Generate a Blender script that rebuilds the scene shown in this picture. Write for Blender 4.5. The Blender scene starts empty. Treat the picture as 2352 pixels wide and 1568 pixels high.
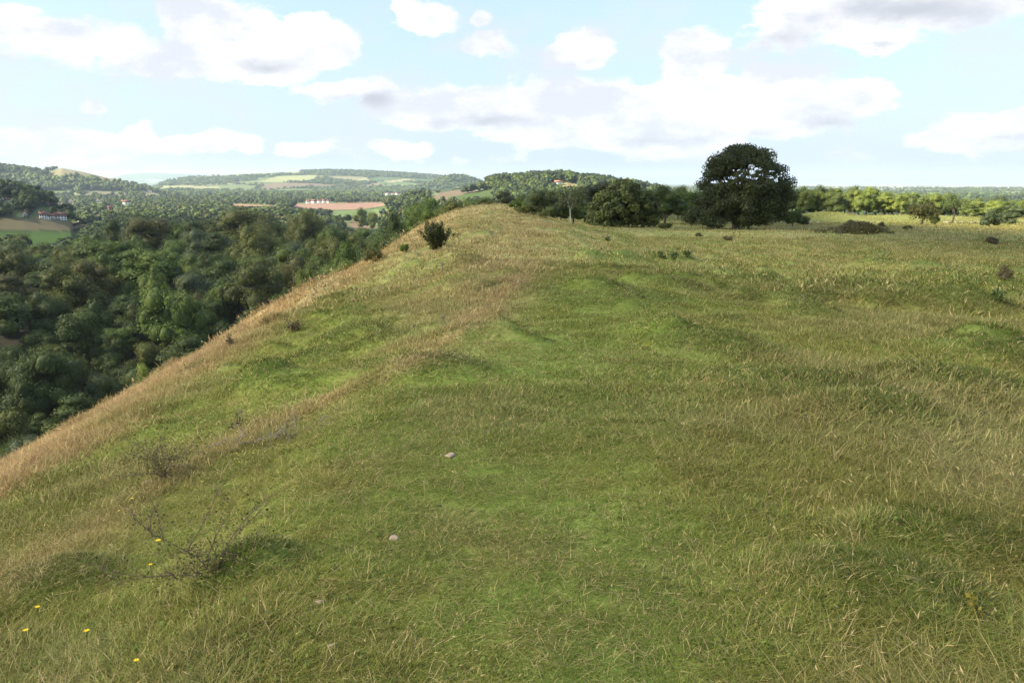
import math, random
import numpy as np

# ------------------------------------------------------------------ camera geometry
# picture coordinates used for laying the place out: 2352 x 1568
FPX = 1907.0; CX = 1176.0; CY = 784.0; HOR = 414.0
PITCH = math.atan((CY - HOR) / FPX)
EYE = 1.65
def pix_dir(X, Y):
    cx = (np.asarray(X, float) - CX) / FPX; cy = (CY - np.asarray(Y, float)) / FPX
    cp, sp = math.cos(PITCH), math.sin(PITCH)
    return cx, cp + cy * sp, cy * cp - sp          # world x, y, z
def elev(X, Y):
    x, y, z = pix_dir(X, Y)
    return z / np.hypot(x, y), np.arctan2(x, y)
def to_pix(x, y, z):
    cp, sp = math.cos(PITCH), math.sin(PITCH)
    z = z - EYE
    f = y * cp - z * sp; u = y * sp + z * cp
    return CX + FPX * x / f, CY - FPX * u / f

# ------------------------------------------------------------------ noise
def _hash(ix, iy, seed):
    n = (ix * 374761393 + iy * 668265263 + seed * 1442695041) & 0xffffffff
    n = ((n ^ (n >> 13)) * 1274126177) & 0xffffffff
    return ((n ^ (n >> 16)) & 0xffff) / 65535.0
def vnoise(x, y, seed=0):
    x = np.asarray(x, float); y = np.asarray(y, float)
    ix = np.floor(x).astype(np.int64); iy = np.floor(y).astype(np.int64)
    fx = x - ix; fy = y - iy
    fx = fx * fx * (3 - 2 * fx); fy = fy * fy * (3 - 2 * fy)
    a = _hash(ix, iy, seed); b = _hash(ix + 1, iy, seed); c = _hash(ix, iy + 1, seed); d = _hash(ix + 1, iy + 1, seed)
    return (a * (1 - fx) + b * fx) * (1 - fy) + (c * (1 - fx) + d * fx) * fy
def fbm(x, y, seed=0, octv=4):
    s = 0; a = 0.5; t = 0
    for k in range(octv):
        s = s + a * vnoise(x * 2 ** k + 17.3 * k, y * 2 ** k - 9.1 * k, seed + k); t += a; a *= 0.5
    return s / t            # 0..1
def sstep(a, b, x):
    t = np.clip((x - a) / (b - a), 0, 1); return t * t * (3 - 2 * t)

# ------------------------------------------------------------------ terrain
def crest(y):
    return (-0.0125 * y + 0.10 * np.exp(-((y - 19) / 5.0) ** 2) - 0.22 * np.exp(-((y - 31) / 7.0) ** 2)
            + 0.35 * np.exp(-((y - 76) / 12.0) ** 2) - 3.0 * sstep(85, 125, y) - 0.02 * np.maximum(y - 110, 0))
def axis(y):
    return 0.0 - 0.55 * sstep(8, 30, y) - 1.3 * sstep(45, 80, y) + 1.1 * (fbm(y / 6.0, y * 0 + 3.3, 88, 2) - .5) * sstep(9, 20, y)
def drop(s):                      # left flank: parabola then straight slope
    R2 = 22.8; s0 = 8.6
    s = np.maximum(s, 0)
    return np.where(s < s0, s * s / R2, s0 * s0 / R2 + (s - s0) * 2 * s0 / R2)
def tuss(x, y):
    return sstep(.60, .80, fbm(x / .95, y / .95, 91, 2))
def plateau(x, y):
    ya = np.maximum(y, -30)
    c = crest(ya)
    d = x - axis(ya)
    s = -d
    terr = -0.16 * sstep(1.0, 1.9, s) + 0.16 * sstep(2.8, 4.6, s)
    left = c - drop(s) + terr * (1 - sstep(30, 60, y))
    target = -0.0365 * np.maximum(y, 0) - 0.15 - 0.004 * x          # flat field on the right
    w = 9.0 + 0.02 * ya
    k = sstep(0, 1, np.clip(d / w, 0, 1))
    right = c * (1 - k) + target * k
    z = np.where(d < 0, left, right)
    # rise behind the field and the sunlit mound
    r = np.hypot(x, y)
    z = z + .9 * sstep(150, 225, y) * sstep(25, 60, x)
    for (mx, my, ra, rb, hh) in MOUNDS:
        z = z + hh * np.exp(-((x - mx) / ra) ** 2 - ((y - my) / rb) ** 2)
    # the plateau ends
    z = z - 0.0022 * np.maximum(r - 300, 0) ** 2 * (r < 900) - 800 * (r >= 900)
    # gentle lumps
    z = z + (fbm(x / 5.0, y / 5.0, 3, 3) - 0.5) * 0.15 * sstep(3, 12, r) * (1 - 0.5 * sstep(40, 90, r)) \
          + (fbm(x / 1.1, y / 1.1, 8, 3) - 0.5) * 0.12 * sstep(60, 20, r)
    z = z + tuss(x, y) * .15 * sstep(5, 11, r) * sstep(110, 60, r)
    return z
MOUNDS = [(66, 176, 9, 8, 1.7), (90, 190, 18, 8, 0.9)]

# hills: (distance, near width, far width, [(X, Ysky), ...])
HILLS = [
 (2600, 520, 500, [(-500, 372), (-200, 372), (0, 381), (40, 385), (100, 393), (130, 392), (160, 386), (200, 393), (260, 408), (300, 418), (345, 431), (385, 446), (420, 470)]),
 (5000, 1900, 900, [(330, 470), (360, 432), (400, 414), (470, 405), (600, 398), (700, 394), (760, 392), (850, 394), (950, 400), (1000, 404), (1050, 410), (1120, 420), (1200, 440), (1240, 480)]),
 (3300, 330, 300, [(900, 470), (930, 442), (960, 430), (1000, 420), (1020, 409), (1045, 404), (1065, 405), (1090, 412), (1120, 424), (1160, 450)]),
 (1250, 420, 300, [(820, 500), (900, 466), (960, 456), (1010, 443), (1100, 428), (1140, 419), (1200, 415), (1240, 411), (1300, 411), (1340, 416), (1400, 424), (1480, 436), (1560, 455), (1620, 480)]),
 (820, 200, 200, [(-400, 436), (-100, 436), (0, 442), (60, 446), (90, 456), (130, 470), (170, 490)]),
 (13500, 2500, 1800, [(200, 420), (290, 400), (360, 397), (420, 399), (470, 401), (560, 418)]),
]
def valley(x, y):
    r = np.hypot(x, y) + 1e-6
    az = np.arctan2(x, y)
    X = CX + FPX * np.tan(np.clip(az, -1.2, 1.2)) / math.cos(PITCH) * 0.985   # close to the picture column at the horizon
    z = -50 + 0 * x
    left = 1 - sstep(1000, 1250, X)
    z = z + left * (19 * sstep(150, 300, r) - 11 * sstep(330, 460, r)) + (1 - left) * 6 * sstep(300, 800, r)
    z = z - 14 * sstep(5000, 9000, r)
    z = z + (fbm(x / 300, y / 300, 21, 3) - 0.5) * 6 * sstep(350, 900, r) * (1 - sstep(3000, 9000, r))
    base = z
    for (rk, wn, wf, pts) in HILLS:
        px = np.array([p[0] for p in pts], float); py = np.array([p[1] for p in pts], float)
        ee, _ = elev(px, py)
        tops = EYE + rk * ee
        t = np.interp(X, px, tops, left=-400, right=-400)
        w = np.where(r < rk, wn, wf)
        u = np.clip(np.abs(r - rk) / w, 0, 1)
        g = (1 - u * u * (3 - 2 * u))
        rough = (fbm(x / (rk * .06), y / (rk * .06), 31 + rk, 3) - 0.5) * rk * 0.006 * u
        add = np.maximum(t - base, 0) * g
        z = np.maximum(z, base + add + np.where(add > 1, rough, 0))
    return z
def H(x, y):
    x = np.asarray(x, float); y = np.asarray(y, float)
    a = plateau(x, y); b = valley(x, y)
    k = 3.0
    h = np.clip(0.5 + 0.5 * (a - b) / k, 0, 1)
    z = b * (1 - h) + a * h + k * h * (1 - h)
    top = 0 * x
    for (hx, hy, ra, hh, ang) in HUMMOCKS:
        m = np.exp(-(((x - hx) / ra) ** 2 + ((y - hy) / (ra * .8)) ** 2) ** 1.5)
        top = np.maximum(top, hh * m)
    return z + top
HUMMOCKS = []
def ground_at(X, Y, rmax=30000.0, r0=0.8):
    """point of the ground seen at a place of the picture"""
    dx, dy, dz = [float(v) for v in pix_dir(X, Y)]
    n = math.hypot(dx, dy)
    rs = r0 * 1.01 ** np.arange(0, int(math.log(rmax / r0) / math.log(1.01)))
    hz = H(rs * dx / n, rs * dy / n); ray = EYE + rs * dz / n
    below = np.nonzero(ray < hz)[0]
    if len(below) == 0: return None
    i = below[0]
    a, b = rs[max(i - 1, 0)], rs[i]
    for _ in range(24):
        m = 0.5 * (a + b)
        if EYE + m * dz / n < float(H(m * dx / n, m * dy / n)): b = m
        else: a = m
    return (b * dx / n, b * dy / n, EYE + b * dz / n)
def at_range(X, r):
    dx, dy, dz = [float(v) for v in pix_dir(X, HOR)]
    n = math.hypot(dx, dy)
    x, y = r * dx / n, r * dy / n
    return x, y, float(H(x, y))
_HM = []
for (hX, hY, ra, hh) in [(1620, 800, .75, .16), (1540, 662, .8, .16), (1995, 682, 1.2, .26), (2140, 712, 1.2, .36), (2235, 668, 1.3, .28), (2205, 900, .8, .16),
        (1840, 912, .8, .15), (990, 850, .5, .13), (1097, 775, .5, .13), (2110, 620, 1.1, .22), (2150, 645, 1.3, .22), (1400, 690, 1.2, .14), (1750, 885, .6, .10), (2000, 960, .6, .15),
        (2240, 805, .8, .16), (560, 1310, .22, .10), (100, 1370, .35, .14), (620, 870, .5, .1), (720, 825, .45, .1), (2000, 1370, .45, .10), (1330, 690, .5, .1), (1900, 660, .7, .14), (870, 790, .4, .1), (1230, 675, .9, .12), (2150, 1250, .4, .08), (1420, 600, 1.0, .12),
        (1770, 655, .8, .12), (2010, 610, 1.0, .2), (2260, 560, 1.4, .2)]:
    p = ground_at(hX, hY)
    _HM.append((p[0], p[1], ra, hh * 1.25, 0)) if p is not None and math.hypot(p[0], p[1]) < 100 else None
HUMMOCKS += _HM
# ------------------------------------------------------------------ regions of the land, by where they lie
def inpoly(X, Y, P):
    r = np.zeros(np.shape(X), bool); n = len(P)
    for i in range(n):
        x1, y1 = P[i]; x2, y2 = P[(i + 1) % n]
        c = ((y1 > Y) != (y2 > Y)) & (X < (x2 - x1) * (Y - y1) / ((y2 - y1) if y2 != y1 else 1e-9) + x1)
        r ^= c
    return r
def lerp3(a, b, t):
    t = np.asarray(t)[..., None]; return a * (1 - t) + b * t
C3 = lambda *a: np.array(a, float)
GREEN, OLIVE, TAN, ORANGE = C3(.168, .222, .042), C3(.240, .248, .054), C3(.345, .300, .140), C3(.435, .318, .148)
LEAFG = C3(.050, .075, .020)
def turf(x, y, z=None):
    """colour, length factor and dryness of the sward at x, y"""
    z = H(x, y) if z is None else z
    f = y * math.cos(PITCH) - (z - EYE) * math.sin(PITCH)
    ok = f > .5
    X, Y = to_pix(x, np.where(ok, y, 1), z)
    X = np.where(ok, np.clip(X, -600, 2900), np.where(x < 0, 0, 2352)); Y = np.where(ok, np.clip(Y, 400, 1700), 1568)
    r = np.hypot(x, y)
    n1 = fbm(x / 1.6, y / 1.6, 41, 4); n2 = fbm(x / .35, y / .35, 42, 3); n3 = fbm(x / 6, y / 6, 43, 3)
    wob = (n1 - .5) * 60 * np.clip(9 / r, .12, 1.2)
    dry = sstep(.50, .72, n1 * .6 + n2 * .4) * .5
    # fresh turf along the crest path, drier to the right
    path = np.exp(-((X - (1180 + (Y - 700) * .12)) / 330) ** 2) * sstep(560, 640, Y)
    dry = dry * (1 - .45 * path)
    right = sstep(1450, 1900, X)
    dry = np.maximum(dry, right * sstep(.45, .7, n3 * .5 + n1 * .5) * .38)
    dry = np.maximum(dry, (sstep(690, 545, Y) * (.66 - .62 * sstep(.42, .60, n1 * .6 + n2 * .4))) * sstep(1100, 1250, X + 60) )
    dry = np.maximum(dry, sstep(640, 540, Y) * .70 * (1 - sstep(1100, 1250, X)))
    dry = dry * (1 - .75 * sstep(140, 175, r))
    orange = np.zeros_like(dry)
    inner = np.interp(X, [-300, 0, 240, 450, 600, 700, 850, 980, 1100], [1290, 1130, 1000, 868, 775, 705, 622, 562, 505])
    sil = np.interp(X, [-300, 0, 240, 500, 700, 850, 980, 1060, 1130, 1180], [1230, 1060, 930, 780, 660, 565, 505, 487, 475, 482])
    b2 = sstep(38, -34, Y - inner + wob * 1.4) * (1 - sstep(1000, 1130, X))
    gb = sstep(.55, .68, n1) * .5 * sstep(0, 12, Y - sil - 25)
    orange = np.maximum(orange, b2 * (1 - .7 * gb) * (1 - .35 * sstep(750, 1000, X)))
    s1 = np.interp(X, [-300, 0, 250, 400, 600, 700, 800, 960, 1050, 1130, 1200, 1260], [1500, 1350, 1185, 1090, 975, 940, 890, 818, 762, 695, 640, 575])
    w1 = np.interp(X, [0, 400, 700, 900, 1130, 1250], [46, 26, 15, 15, 13, 9])
    st = np.exp(-((Y - s1 + wob * .6) / w1) ** 2) * (1 - sstep(1180, 1290, X)) * (.9 * sstep(.18, .48, n2 * .5 + n1 * .5))
    st = np.maximum(st, np.exp(-((Y - s1 + wob) / (w1 * 2.6)) ** 2) * sstep(.38, .62, n2 * .6 + n1 * .4) * .75 * (1 - sstep(1200, 1320, X)))
    flank = sstep(880, 660, Y) * sstep(760, 950, X) * (1 - sstep(1180, 1330, X + (Y - 600) * .5)) * sstep(.32, .58, n1 * .5 + n2 * .5)
    dry = np.maximum(dry, flank * .7); orange = np.maximum(orange, flank * .35)
    orange = np.maximum(orange, st * (.6 + .4 * sstep(400, 700, X)))
    green_band = sstep(0, 60, Y - inner) * sstep(0, 40, s1 - Y) * (X < 1050)
    dry = dry * (1 - .4 * green_band)
    # anthills stay green with a browner cap
    hm = np.zeros_like(dry)
    for (hx, hy, ra, hh, _) in HUMMOCKS:
        hm = np.maximum(hm, np.exp(-(((x - hx) / (ra * .9)) ** 2 + ((y - hy) / (ra * .8)) ** 2) ** 2))
    dry = dry * (1 - .7 * hm)
    tt = tuss(x, y) * sstep(5, 11, r) * sstep(120, 70, r) * (1 - .6 * path); dry = dry * (1 - .6 * tt); orange = orange * (1 - .25 * tt)
    hm = np.maximum(hm, tt * .8)
    base = lerp3(OLIVE, GREEN, np.clip(sstep(.35, .65, n3 * .4 + n2 * .6) * .7 + path * .5 + hm * .9 - right * .25, 0, 1))
    col = lerp3(base, TAN, np.clip(dry, 0, 1))
    col = lerp3(col, ORANGE, np.clip(orange, 0, 1))
    col = col * (0.80 + .40 * n2)[..., None] * (1 - .25 * hm)[..., None]
    col = lerp3(col, C3(.150, .165, .048), .85 * sstep(138, 170, r))
    # length: short on the path, long in the dry strips and at the lower right
    L = (.55 + .6 * sstep(.4, .7, n1) + .8 * orange + right * .4) * (1 - .45 * hm)
    L = L + .9 * sstep(1450, 1900, X) * sstep(1000, 1300, Y) * sstep(.35, .6, n1)
    L = L + .15 * sstep(700, 300, X) * sstep(1150, 1300, Y) * sstep(.48, .62, n1)
    L = L - .25 * path
    return col, np.clip(L, .35, 2.6), np.clip(np.maximum(dry, orange), 0, 1), X, Y

def vor(x, y, cell, seed):
    """jittered grid cells: id hash, distance to the nearest border"""
    gx = np.floor(x / cell).astype(np.int64); gy = np.floor(y / cell).astype(np.int64)
    d1 = np.full(np.shape(x), 1e18); d2 = np.full(np.shape(x), 1e18); idh = np.zeros(np.shape(x))
    for i in (-1, 0, 1):
        for j in (-1, 0, 1):
            cx, cy = gx + i, gy + j
            px = (cx + .15 + .7 * _hash(cx, cy, seed)) * cell; py = (cy + .15 + .7 * _hash(cx, cy, seed + 1)) * cell
            d = np.hypot(x - px, y - py); hh = _hash(cx, cy, seed + 2)
            m = d < d1
            d2 = np.where(m, d1, np.minimum(d2, d)); idh = np.where(m, hh, idh); d1 = np.where(m, d, d1)
    return idh, (d2 - d1) * .5
FIELDS = [   # outline in the picture, colour, nearest and farthest distance
 ([(655, 468), (880, 465), (890, 471), (830, 481), (735, 482), (680, 477)], C3(.36, .22, .15), 700, 2500),
 ([(530, 468), (640, 473), (640, 479), (530, 474)], C3(.42, .25, .16), 700, 2500),
 ([(755, 485), (870, 480), (870, 492), (780, 495)], C3(.15, .21, .07), 500, 2000),
 ([(790, 513), (862, 502), (866, 524), (822, 528)], C3(.22, .155, .095), 200, 1500),
 ([(-80, 530), (190, 534), (200, 590), (-80, 590)], C3(.12, .21, .040), 380, 900),
 ([(-80, 504), (60, 500), (192, 512), (196, 530), (-80, 525)], C3(.24, .20, .10), 400, 1000),
 ([(85, 466), (112, 464), (112, 486), (85, 486)], C3(.14, .20, .06), 400, 1500),
 ([(594, 418), (640, 404), (727, 402), (722, 414), (690, 419)], C3(.34, .36, .15), 2500, 7000),
 ([(470, 409), (560, 394), (690, 391), (680, 399), (560, 404)], C3(.30, .33, .14), 2500, 7000),
 ([(802, 417), (841, 408), (850, 416)], C3(.35, .36, .16), 2500, 7000),
 ([(877, 417), (932, 411), (960, 414), (900, 419)], C3(.40, .35, .20), 2500, 7000),
 ([(818, 429), (870, 420), (885, 427)], C3(.32, .22, .14), 2500, 7000),
 ([(870, 426), (990, 420), (980, 425), (880, 431)], C3(.26, .32, .13), 2500, 7000),
 ([(370, 427), (505, 428), (500, 434), (370, 433)], C3(.34, .34, .16), 1800, 7000),
 ([(60, 440), (170, 437), (180, 449), (80, 448)], C3(.27, .31, .14), 1500, 4000),
 ([(180, 436), (290, 438), (290, 452), (190, 449)], C3(.24, .23, .13), 1200, 4000),
 ([(980, 455), (1040, 431), (1120, 426), (1128, 432), (1010, 458)], C3(.20, .16, .10), 600, 1600),
 ([(1035, 432), (1090, 424), (1120, 424), (1120, 430)], C3(.42, .36, .18), 600, 1600),
 ([(1290, 421), (1330, 420), (1330, 428), (1290, 428)], C3(.45, .38, .20), 600, 1600),
 ([(92, 410), (130, 388), (160, 380), (205, 389), (330, 424), (345, 432), (300, 428), (240, 419), (180, 408)], C3(.30, .265, .14), 1800, 4000),
 ([(0, 398), (40, 400), (60, 410), (0, 408)], C3(.30, .30, .15), 1500, 4000),
 ([(880, 446), (1000, 440), (1010, 452), (880, 456)], C3(.19, .26, .10), 1200, 3500),
]
WOODS = [
 ([(685, 402), (700, 388), (800, 386), (980, 400), (990, 412), (820, 404)], 2500, 7000),
 ([(-100, 396), (0, 378), (110, 400), (260, 412), (350, 432), (300, 446), (60, 440), (-100, 440)], 1800, 4000),
 ([(340, 425), (470, 408), (600, 400), (590, 414), (480, 424), (350, 428)], 2500, 7000),
 ([(930, 450), (1000, 415), (1045, 400), (1100, 410), (1140, 425), (1000, 432), (960, 450)], 2500, 4200),
 ([(1110, 432), (1150, 405), (1340, 400), (1500, 430), (1300, 470), (1100, 470), (1000, 462), (1060, 445)], 600, 1700),
]
def land(x, y, z):
    """colour of the valley, hills and plain, and how wooded they are"""
    r = np.hypot(x, y)
    f = y * math.cos(PITCH) - (z - EYE) * math.sin(PITCH); ok = f > 1
    X, Y = to_pix(x, np.where(ok, y, 1), z); X = np.where(ok, X, -9999)
    wx = x + (fbm(x / 160, y / 160, 51, 2) - .5) * 60; wy = y + (fbm(x / 160, y / 160, 52, 2) - .5) * 60
    ia, da = vor(wx, wy, 150, 61); ib, db = vor(wx, wy, 330, 71); ic, dc = vor(wx, wy, 1100, 81)
    idh = np.where(r < 2200, ia, np.where(r < 6500, ib, ic)); de = np.where(r < 2200, da, np.where(r < 6500, db, dc))
    hw = np.where(r < 2200, 5, np.where(r < 6500, 16, 60))
    pal = np.array([[.11, .17, .05], [.14, .20, .06], [.19, .23, .08], [.10, .15, .05], [.26, .24, .12], [.15, .19, .07], [.20, .15, .09], [.12, .18, .05], [.31, .28, .14], [.17, .22, .08]])
    col = .68 * pal[np.clip((idh * 9.99).astype(int), 0, 9)] * (0.9 + .25 * fbm(x / 30, y / 30, 53, 3))[..., None]
    hedge = sstep(hw, hw * .4, de)
    wn = fbm(x / 420, y / 420, 55, 4)
    wood = sstep(.54, .60, wn) * (r > 380)
    hillside = sstep(2400, 3000, r) * (1 - sstep(5600, 6500, r))
    wood = np.maximum(wood, hillside * sstep(.60, .63, fbm(x / 500, y / 350, 57, 3)))
    wood = wood * (1 - sstep(6500, 9000, r) * .6)
    for P, r0, r1 in WOODS:
        wood = np.where(inpoly(X, Y, P) & (r > r0) & (r < r1), 1.0, wood)
    wood = wood * (1 - .85 * sstep(1500, 1750, X) * sstep(1500, 3000, r))
    fld = np.zeros(np.shape(x), bool)
    for P, c, r0, r1 in FIELDS:
        c = c * .62
        m = inpoly(X, Y, P) & (r > r0) & (r < r1)
        fld |= m
        col = np.where(m[..., None], c * (0.9 + .2 * fbm(x / 12, y / 12, 54, 3))[..., None], col)
    wood = np.where(fld, 0, wood); hedge = np.where(fld, 0, hedge)
    # towns, paler land to the right and water far out on the plain
    town = sstep(.60, .70, fbm(x / 900, y / 500, 59, 4)) * sstep(5000, 7000, r)
    col = lerp3(col, C3(.42, .38, .34), np.maximum(town * .8, .55 * sstep(2500, 6000, r) * sstep(1500, 1750, X)))
    col = lerp3(col, LEAFG, np.maximum(hedge, wood) * .9)
    water = sstep(11500, 12500, r + 2500 * (fbm(x / 3000, y / 3000, 60, 3) - .5)) * sstep(-.35, .0, np.arctan2(x, y))
    col = lerp3(col, C3(.24, .30, .38), water)
    return col, wood, hedge, fld, X, Y
# ------------------------------------------------------------------ blender helpers
import bpy
from mathutils import Vector, Euler
random.seed(7); RNG = np.random.default_rng(7)
SC = bpy.context.scene; COL = SC.collection

def mesh_from(name, V, F, mat, attrs=None, smooth=False, vcol=None):
    """V (n,3), F (m,k) or a list of such arrays"""
    me = bpy.data.meshes.new(name)
    Fs = F if isinstance(F, list) else [F]
    Fs = [np.asarray(f, np.int32) for f in Fs if len(f)]
    loops = np.concatenate([f.ravel() for f in Fs]) if Fs else np.zeros(0, np.int32)
    tot = np.concatenate([np.full(len(f), f.shape[1], np.int32) for f in Fs]) if Fs else np.zeros(0, np.int32)
    me.vertices.add(len(V)); me.vertices.foreach_set('co', np.asarray(V, np.float32).ravel())
    me.loops.add(len(loops)); me.loops.foreach_set('vertex_index', loops)
    me.polygons.add(len(tot))
    me.polygons.foreach_set('loop_start', np.concatenate([[0], np.cumsum(tot)[:-1]]).astype(np.int32) if len(tot) else np.zeros(0, np.int32))
    me.update(calc_edges=True)
    if smooth: me.polygons.foreach_set('use_smooth', np.ones(len(tot), bool))
    for k, (dom, typ, arr) in (attrs or {}).items():
        a = me.attributes.new(k, typ, dom)
        a.data.foreach_set({'FLOAT': 'value', 'INT': 'value', 'FLOAT_VECTOR': 'vector', 'FLOAT_COLOR': 'color'}[typ], np.asarray(arr).ravel())
    if mat: me.materials.append(mat)
    me.validate() if False else None
    return me
def link(name, me, parent=None, loc=(0, 0, 0), rot=(0, 0, 0), scale=(1, 1, 1)):
    o = bpy.data.objects.new(name, me); COL.objects.link(o)
    o.location = loc; o.rotation_euler = rot; o.scale = scale
    if parent: o.parent = parent
    return o
def tag(o, label=None, cat=None, group=None, kind=None):
    if label: o['label'] = label
    if cat: o['category'] = cat
    if group: o['group'] = group
    if kind: o['kind'] = kind
    return o

# ------------------------------------------------------------------ materials
def newmat(name):
    m = bpy.data.materials.new(name); m.use_nodes = True; nt = m.node_tree; nt.nodes.clear()
    out = nt.nodes.new('ShaderNodeOutputMaterial'); return m, nt, out
def N(nt, t, **kw):
    n = nt.nodes.new(t)
    for k, v in kw.items():
        if k.startswith('i_'):
            key = k[2:]; n.inputs[int(key) if key.isdigit() else key].default_value = v
        else: setattr(n, k, v)
    return n
def L(nt, a, ao, b, bi): nt.links.new(a.outputs[ao], b.inputs[bi])
def mix_rgb(nt, a, b, fac=None, mode='MIX', f=.5):
    n = nt.nodes.new('ShaderNodeMix'); n.data_type = 'RGBA'; n.blend_type = mode; n.inputs[0].default_value = f
    for s, i in ((fac, 0), (a, 6), (b, 7)):
        if s is None: continue
        if isinstance(s, tuple) and hasattr(s[0], 'outputs'): nt.links.new(s[0].outputs[s[1]], n.inputs[i])
        else: n.inputs[i].default_value = s
    return n
def foliage(name, src, trans=.22, var=.5, rough=.6, spec=.2, hue=(1.14, 1.06, .75)):
    """src: 'obj' uses the object's own colour, 'inst' the colour of each clump"""
    m, nt, out = newmat(name)
    if src == 'obj': c = (N(nt, 'ShaderNodeObjectInfo'), 'Color')
    else: c = (N(nt, 'ShaderNodeAttribute', attribute_type='INSTANCER', attribute_name='gcol'), 'Color')
    at = N(nt, 'ShaderNodeAttribute', attribute_type='GEOMETRY', attribute_name='rnd')
    rng = N(nt, 'ShaderNodeMapRange', i_3=1 - var, i_4=1 + var); L(nt, at, 'Fac', rng, 0)
    mul = mix_rgb(nt, c, None, None, 'MULTIPLY', 1); L(nt, rng, 0, mul, 7)
    tint = mix_rgb(nt, (mul, 2), (hue[0], hue[1], hue[2], 1), None, 'MULTIPLY', 1)
    no = N(nt, 'ShaderNodeTexNoise', i_Scale=.35, i_Detail=3)
    tc = N(nt, 'ShaderNodeTexCoord'); L(nt, tc, 'Object', no, 'Vector')
    rp = N(nt, 'ShaderNodeMapRange', i_1=.42, i_2=.62); L(nt, no, 'Fac', rp, 0)
    cc = mix_rgb(nt, (mul, 2), (tint, 2), (rp, 0))
    p = N(nt, 'ShaderNodeBsdfPrincipled'); p.inputs['Roughness'].default_value = rough; p.inputs['Specular IOR Level'].default_value = spec
    L(nt, cc, 2, p, 'Base Color')
    t = N(nt, 'ShaderNodeBsdfTranslucent'); L(nt, cc, 2, t, 'Color')
    mx = N(nt, 'ShaderNodeMixShader', i_0=trans); L(nt, p, 0, mx, 1); L(nt, t, 0, mx, 2); L(nt, mx, 0, out, 0)
    return m
M_LEAF = foliage('leaf', 'obj'); M_FAR = foliage('far_leaf', 'inst', .12, .35)
def simple(name, col, rough=.8, scale=8.0, var=.35, bump=0.0, spec=.3):
    m, nt, out = newmat(name)
    tc = N(nt, 'ShaderNodeTexCoord'); no = N(nt, 'ShaderNodeTexNoise', i_Scale=scale, i_Detail=5); L(nt, tc, 'Object', no, 'Vector')
    rg = N(nt, 'ShaderNodeMapRange', i_1=.3, i_2=.7, i_3=1 - var, i_4=1 + var); L(nt, no, 'Fac', rg, 0)
    mm = mix_rgb(nt, (*col, 1), None, None, 'MULTIPLY', 1); L(nt, rg, 0, mm, 7)
    p = N(nt, 'ShaderNodeBsdfPrincipled'); p.inputs['Roughness'].default_value = rough; p.inputs['Specular IOR Level'].default_value = spec
    L(nt, mm, 2, p, 'Base Color')
    if bump:
        b = N(nt, 'ShaderNodeBump', i_Strength=bump, i_Distance=.02); L(nt, no, 'Fac', b, 'Height'); L(nt, b, 0, p, 'Normal')
    L(nt, p, 0, out, 0); return m
M_BARK = simple('bark', (.09, .075, .055), .9, 6, .4, .4); M_PALEBARK = simple('pale_bark', (.34, .32, .29), .8, 5, .3)
M_TWIG = simple('twig', (.145, .10, .07), .85, 30, .4); M_DEAD = simple('dead_wood', (.27, .225, .17), .9, 25, .4)
M_STONE = simple('limestone', (.36, .27, .19), .9, 9, .3, .6); M_DUNG = simple('dung', (.022, .018, .014), .6, 30, .4, .4)
M_WHITE = simple('white_render', (.78, .76, .72), .8, 1, .06); M_TILE = simple('roof_tile', (.20, .095, .07), .85, 3, .25)
M_SLATE = simple('slate', (.13, .12, .13), .7, 3, .2); M_BRICK = simple('brick', (.30, .13, .09), .85, 4, .2)
M_GLASS = simple('window_glass', (.03, .035, .045), .15, 1, .1, 0, .6); M_ORTILE = simple('orange_tile', (.45, .18, .09), .8, 3, .2)
M_RED = simple('red_paint', (.55, .02, .02), .35, 1, .05, 0, .6); M_WPAINT = simple('white_paint', (.8, .8, .8), .35, 1, .05, 0, .6)
M_TYRE = simple('tyre', (.02, .02, .02), .8, 3, .1); M_YEL = simple('petal', (.80, .55, .01), .6, 20, .1)
M_POLE = simple('weathered_pole', (.12, .09, .07), .9, 2, .2); M_CLOTH = simple('thistle_head', (.27, .21, .14), .9, 30, .3)

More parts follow.
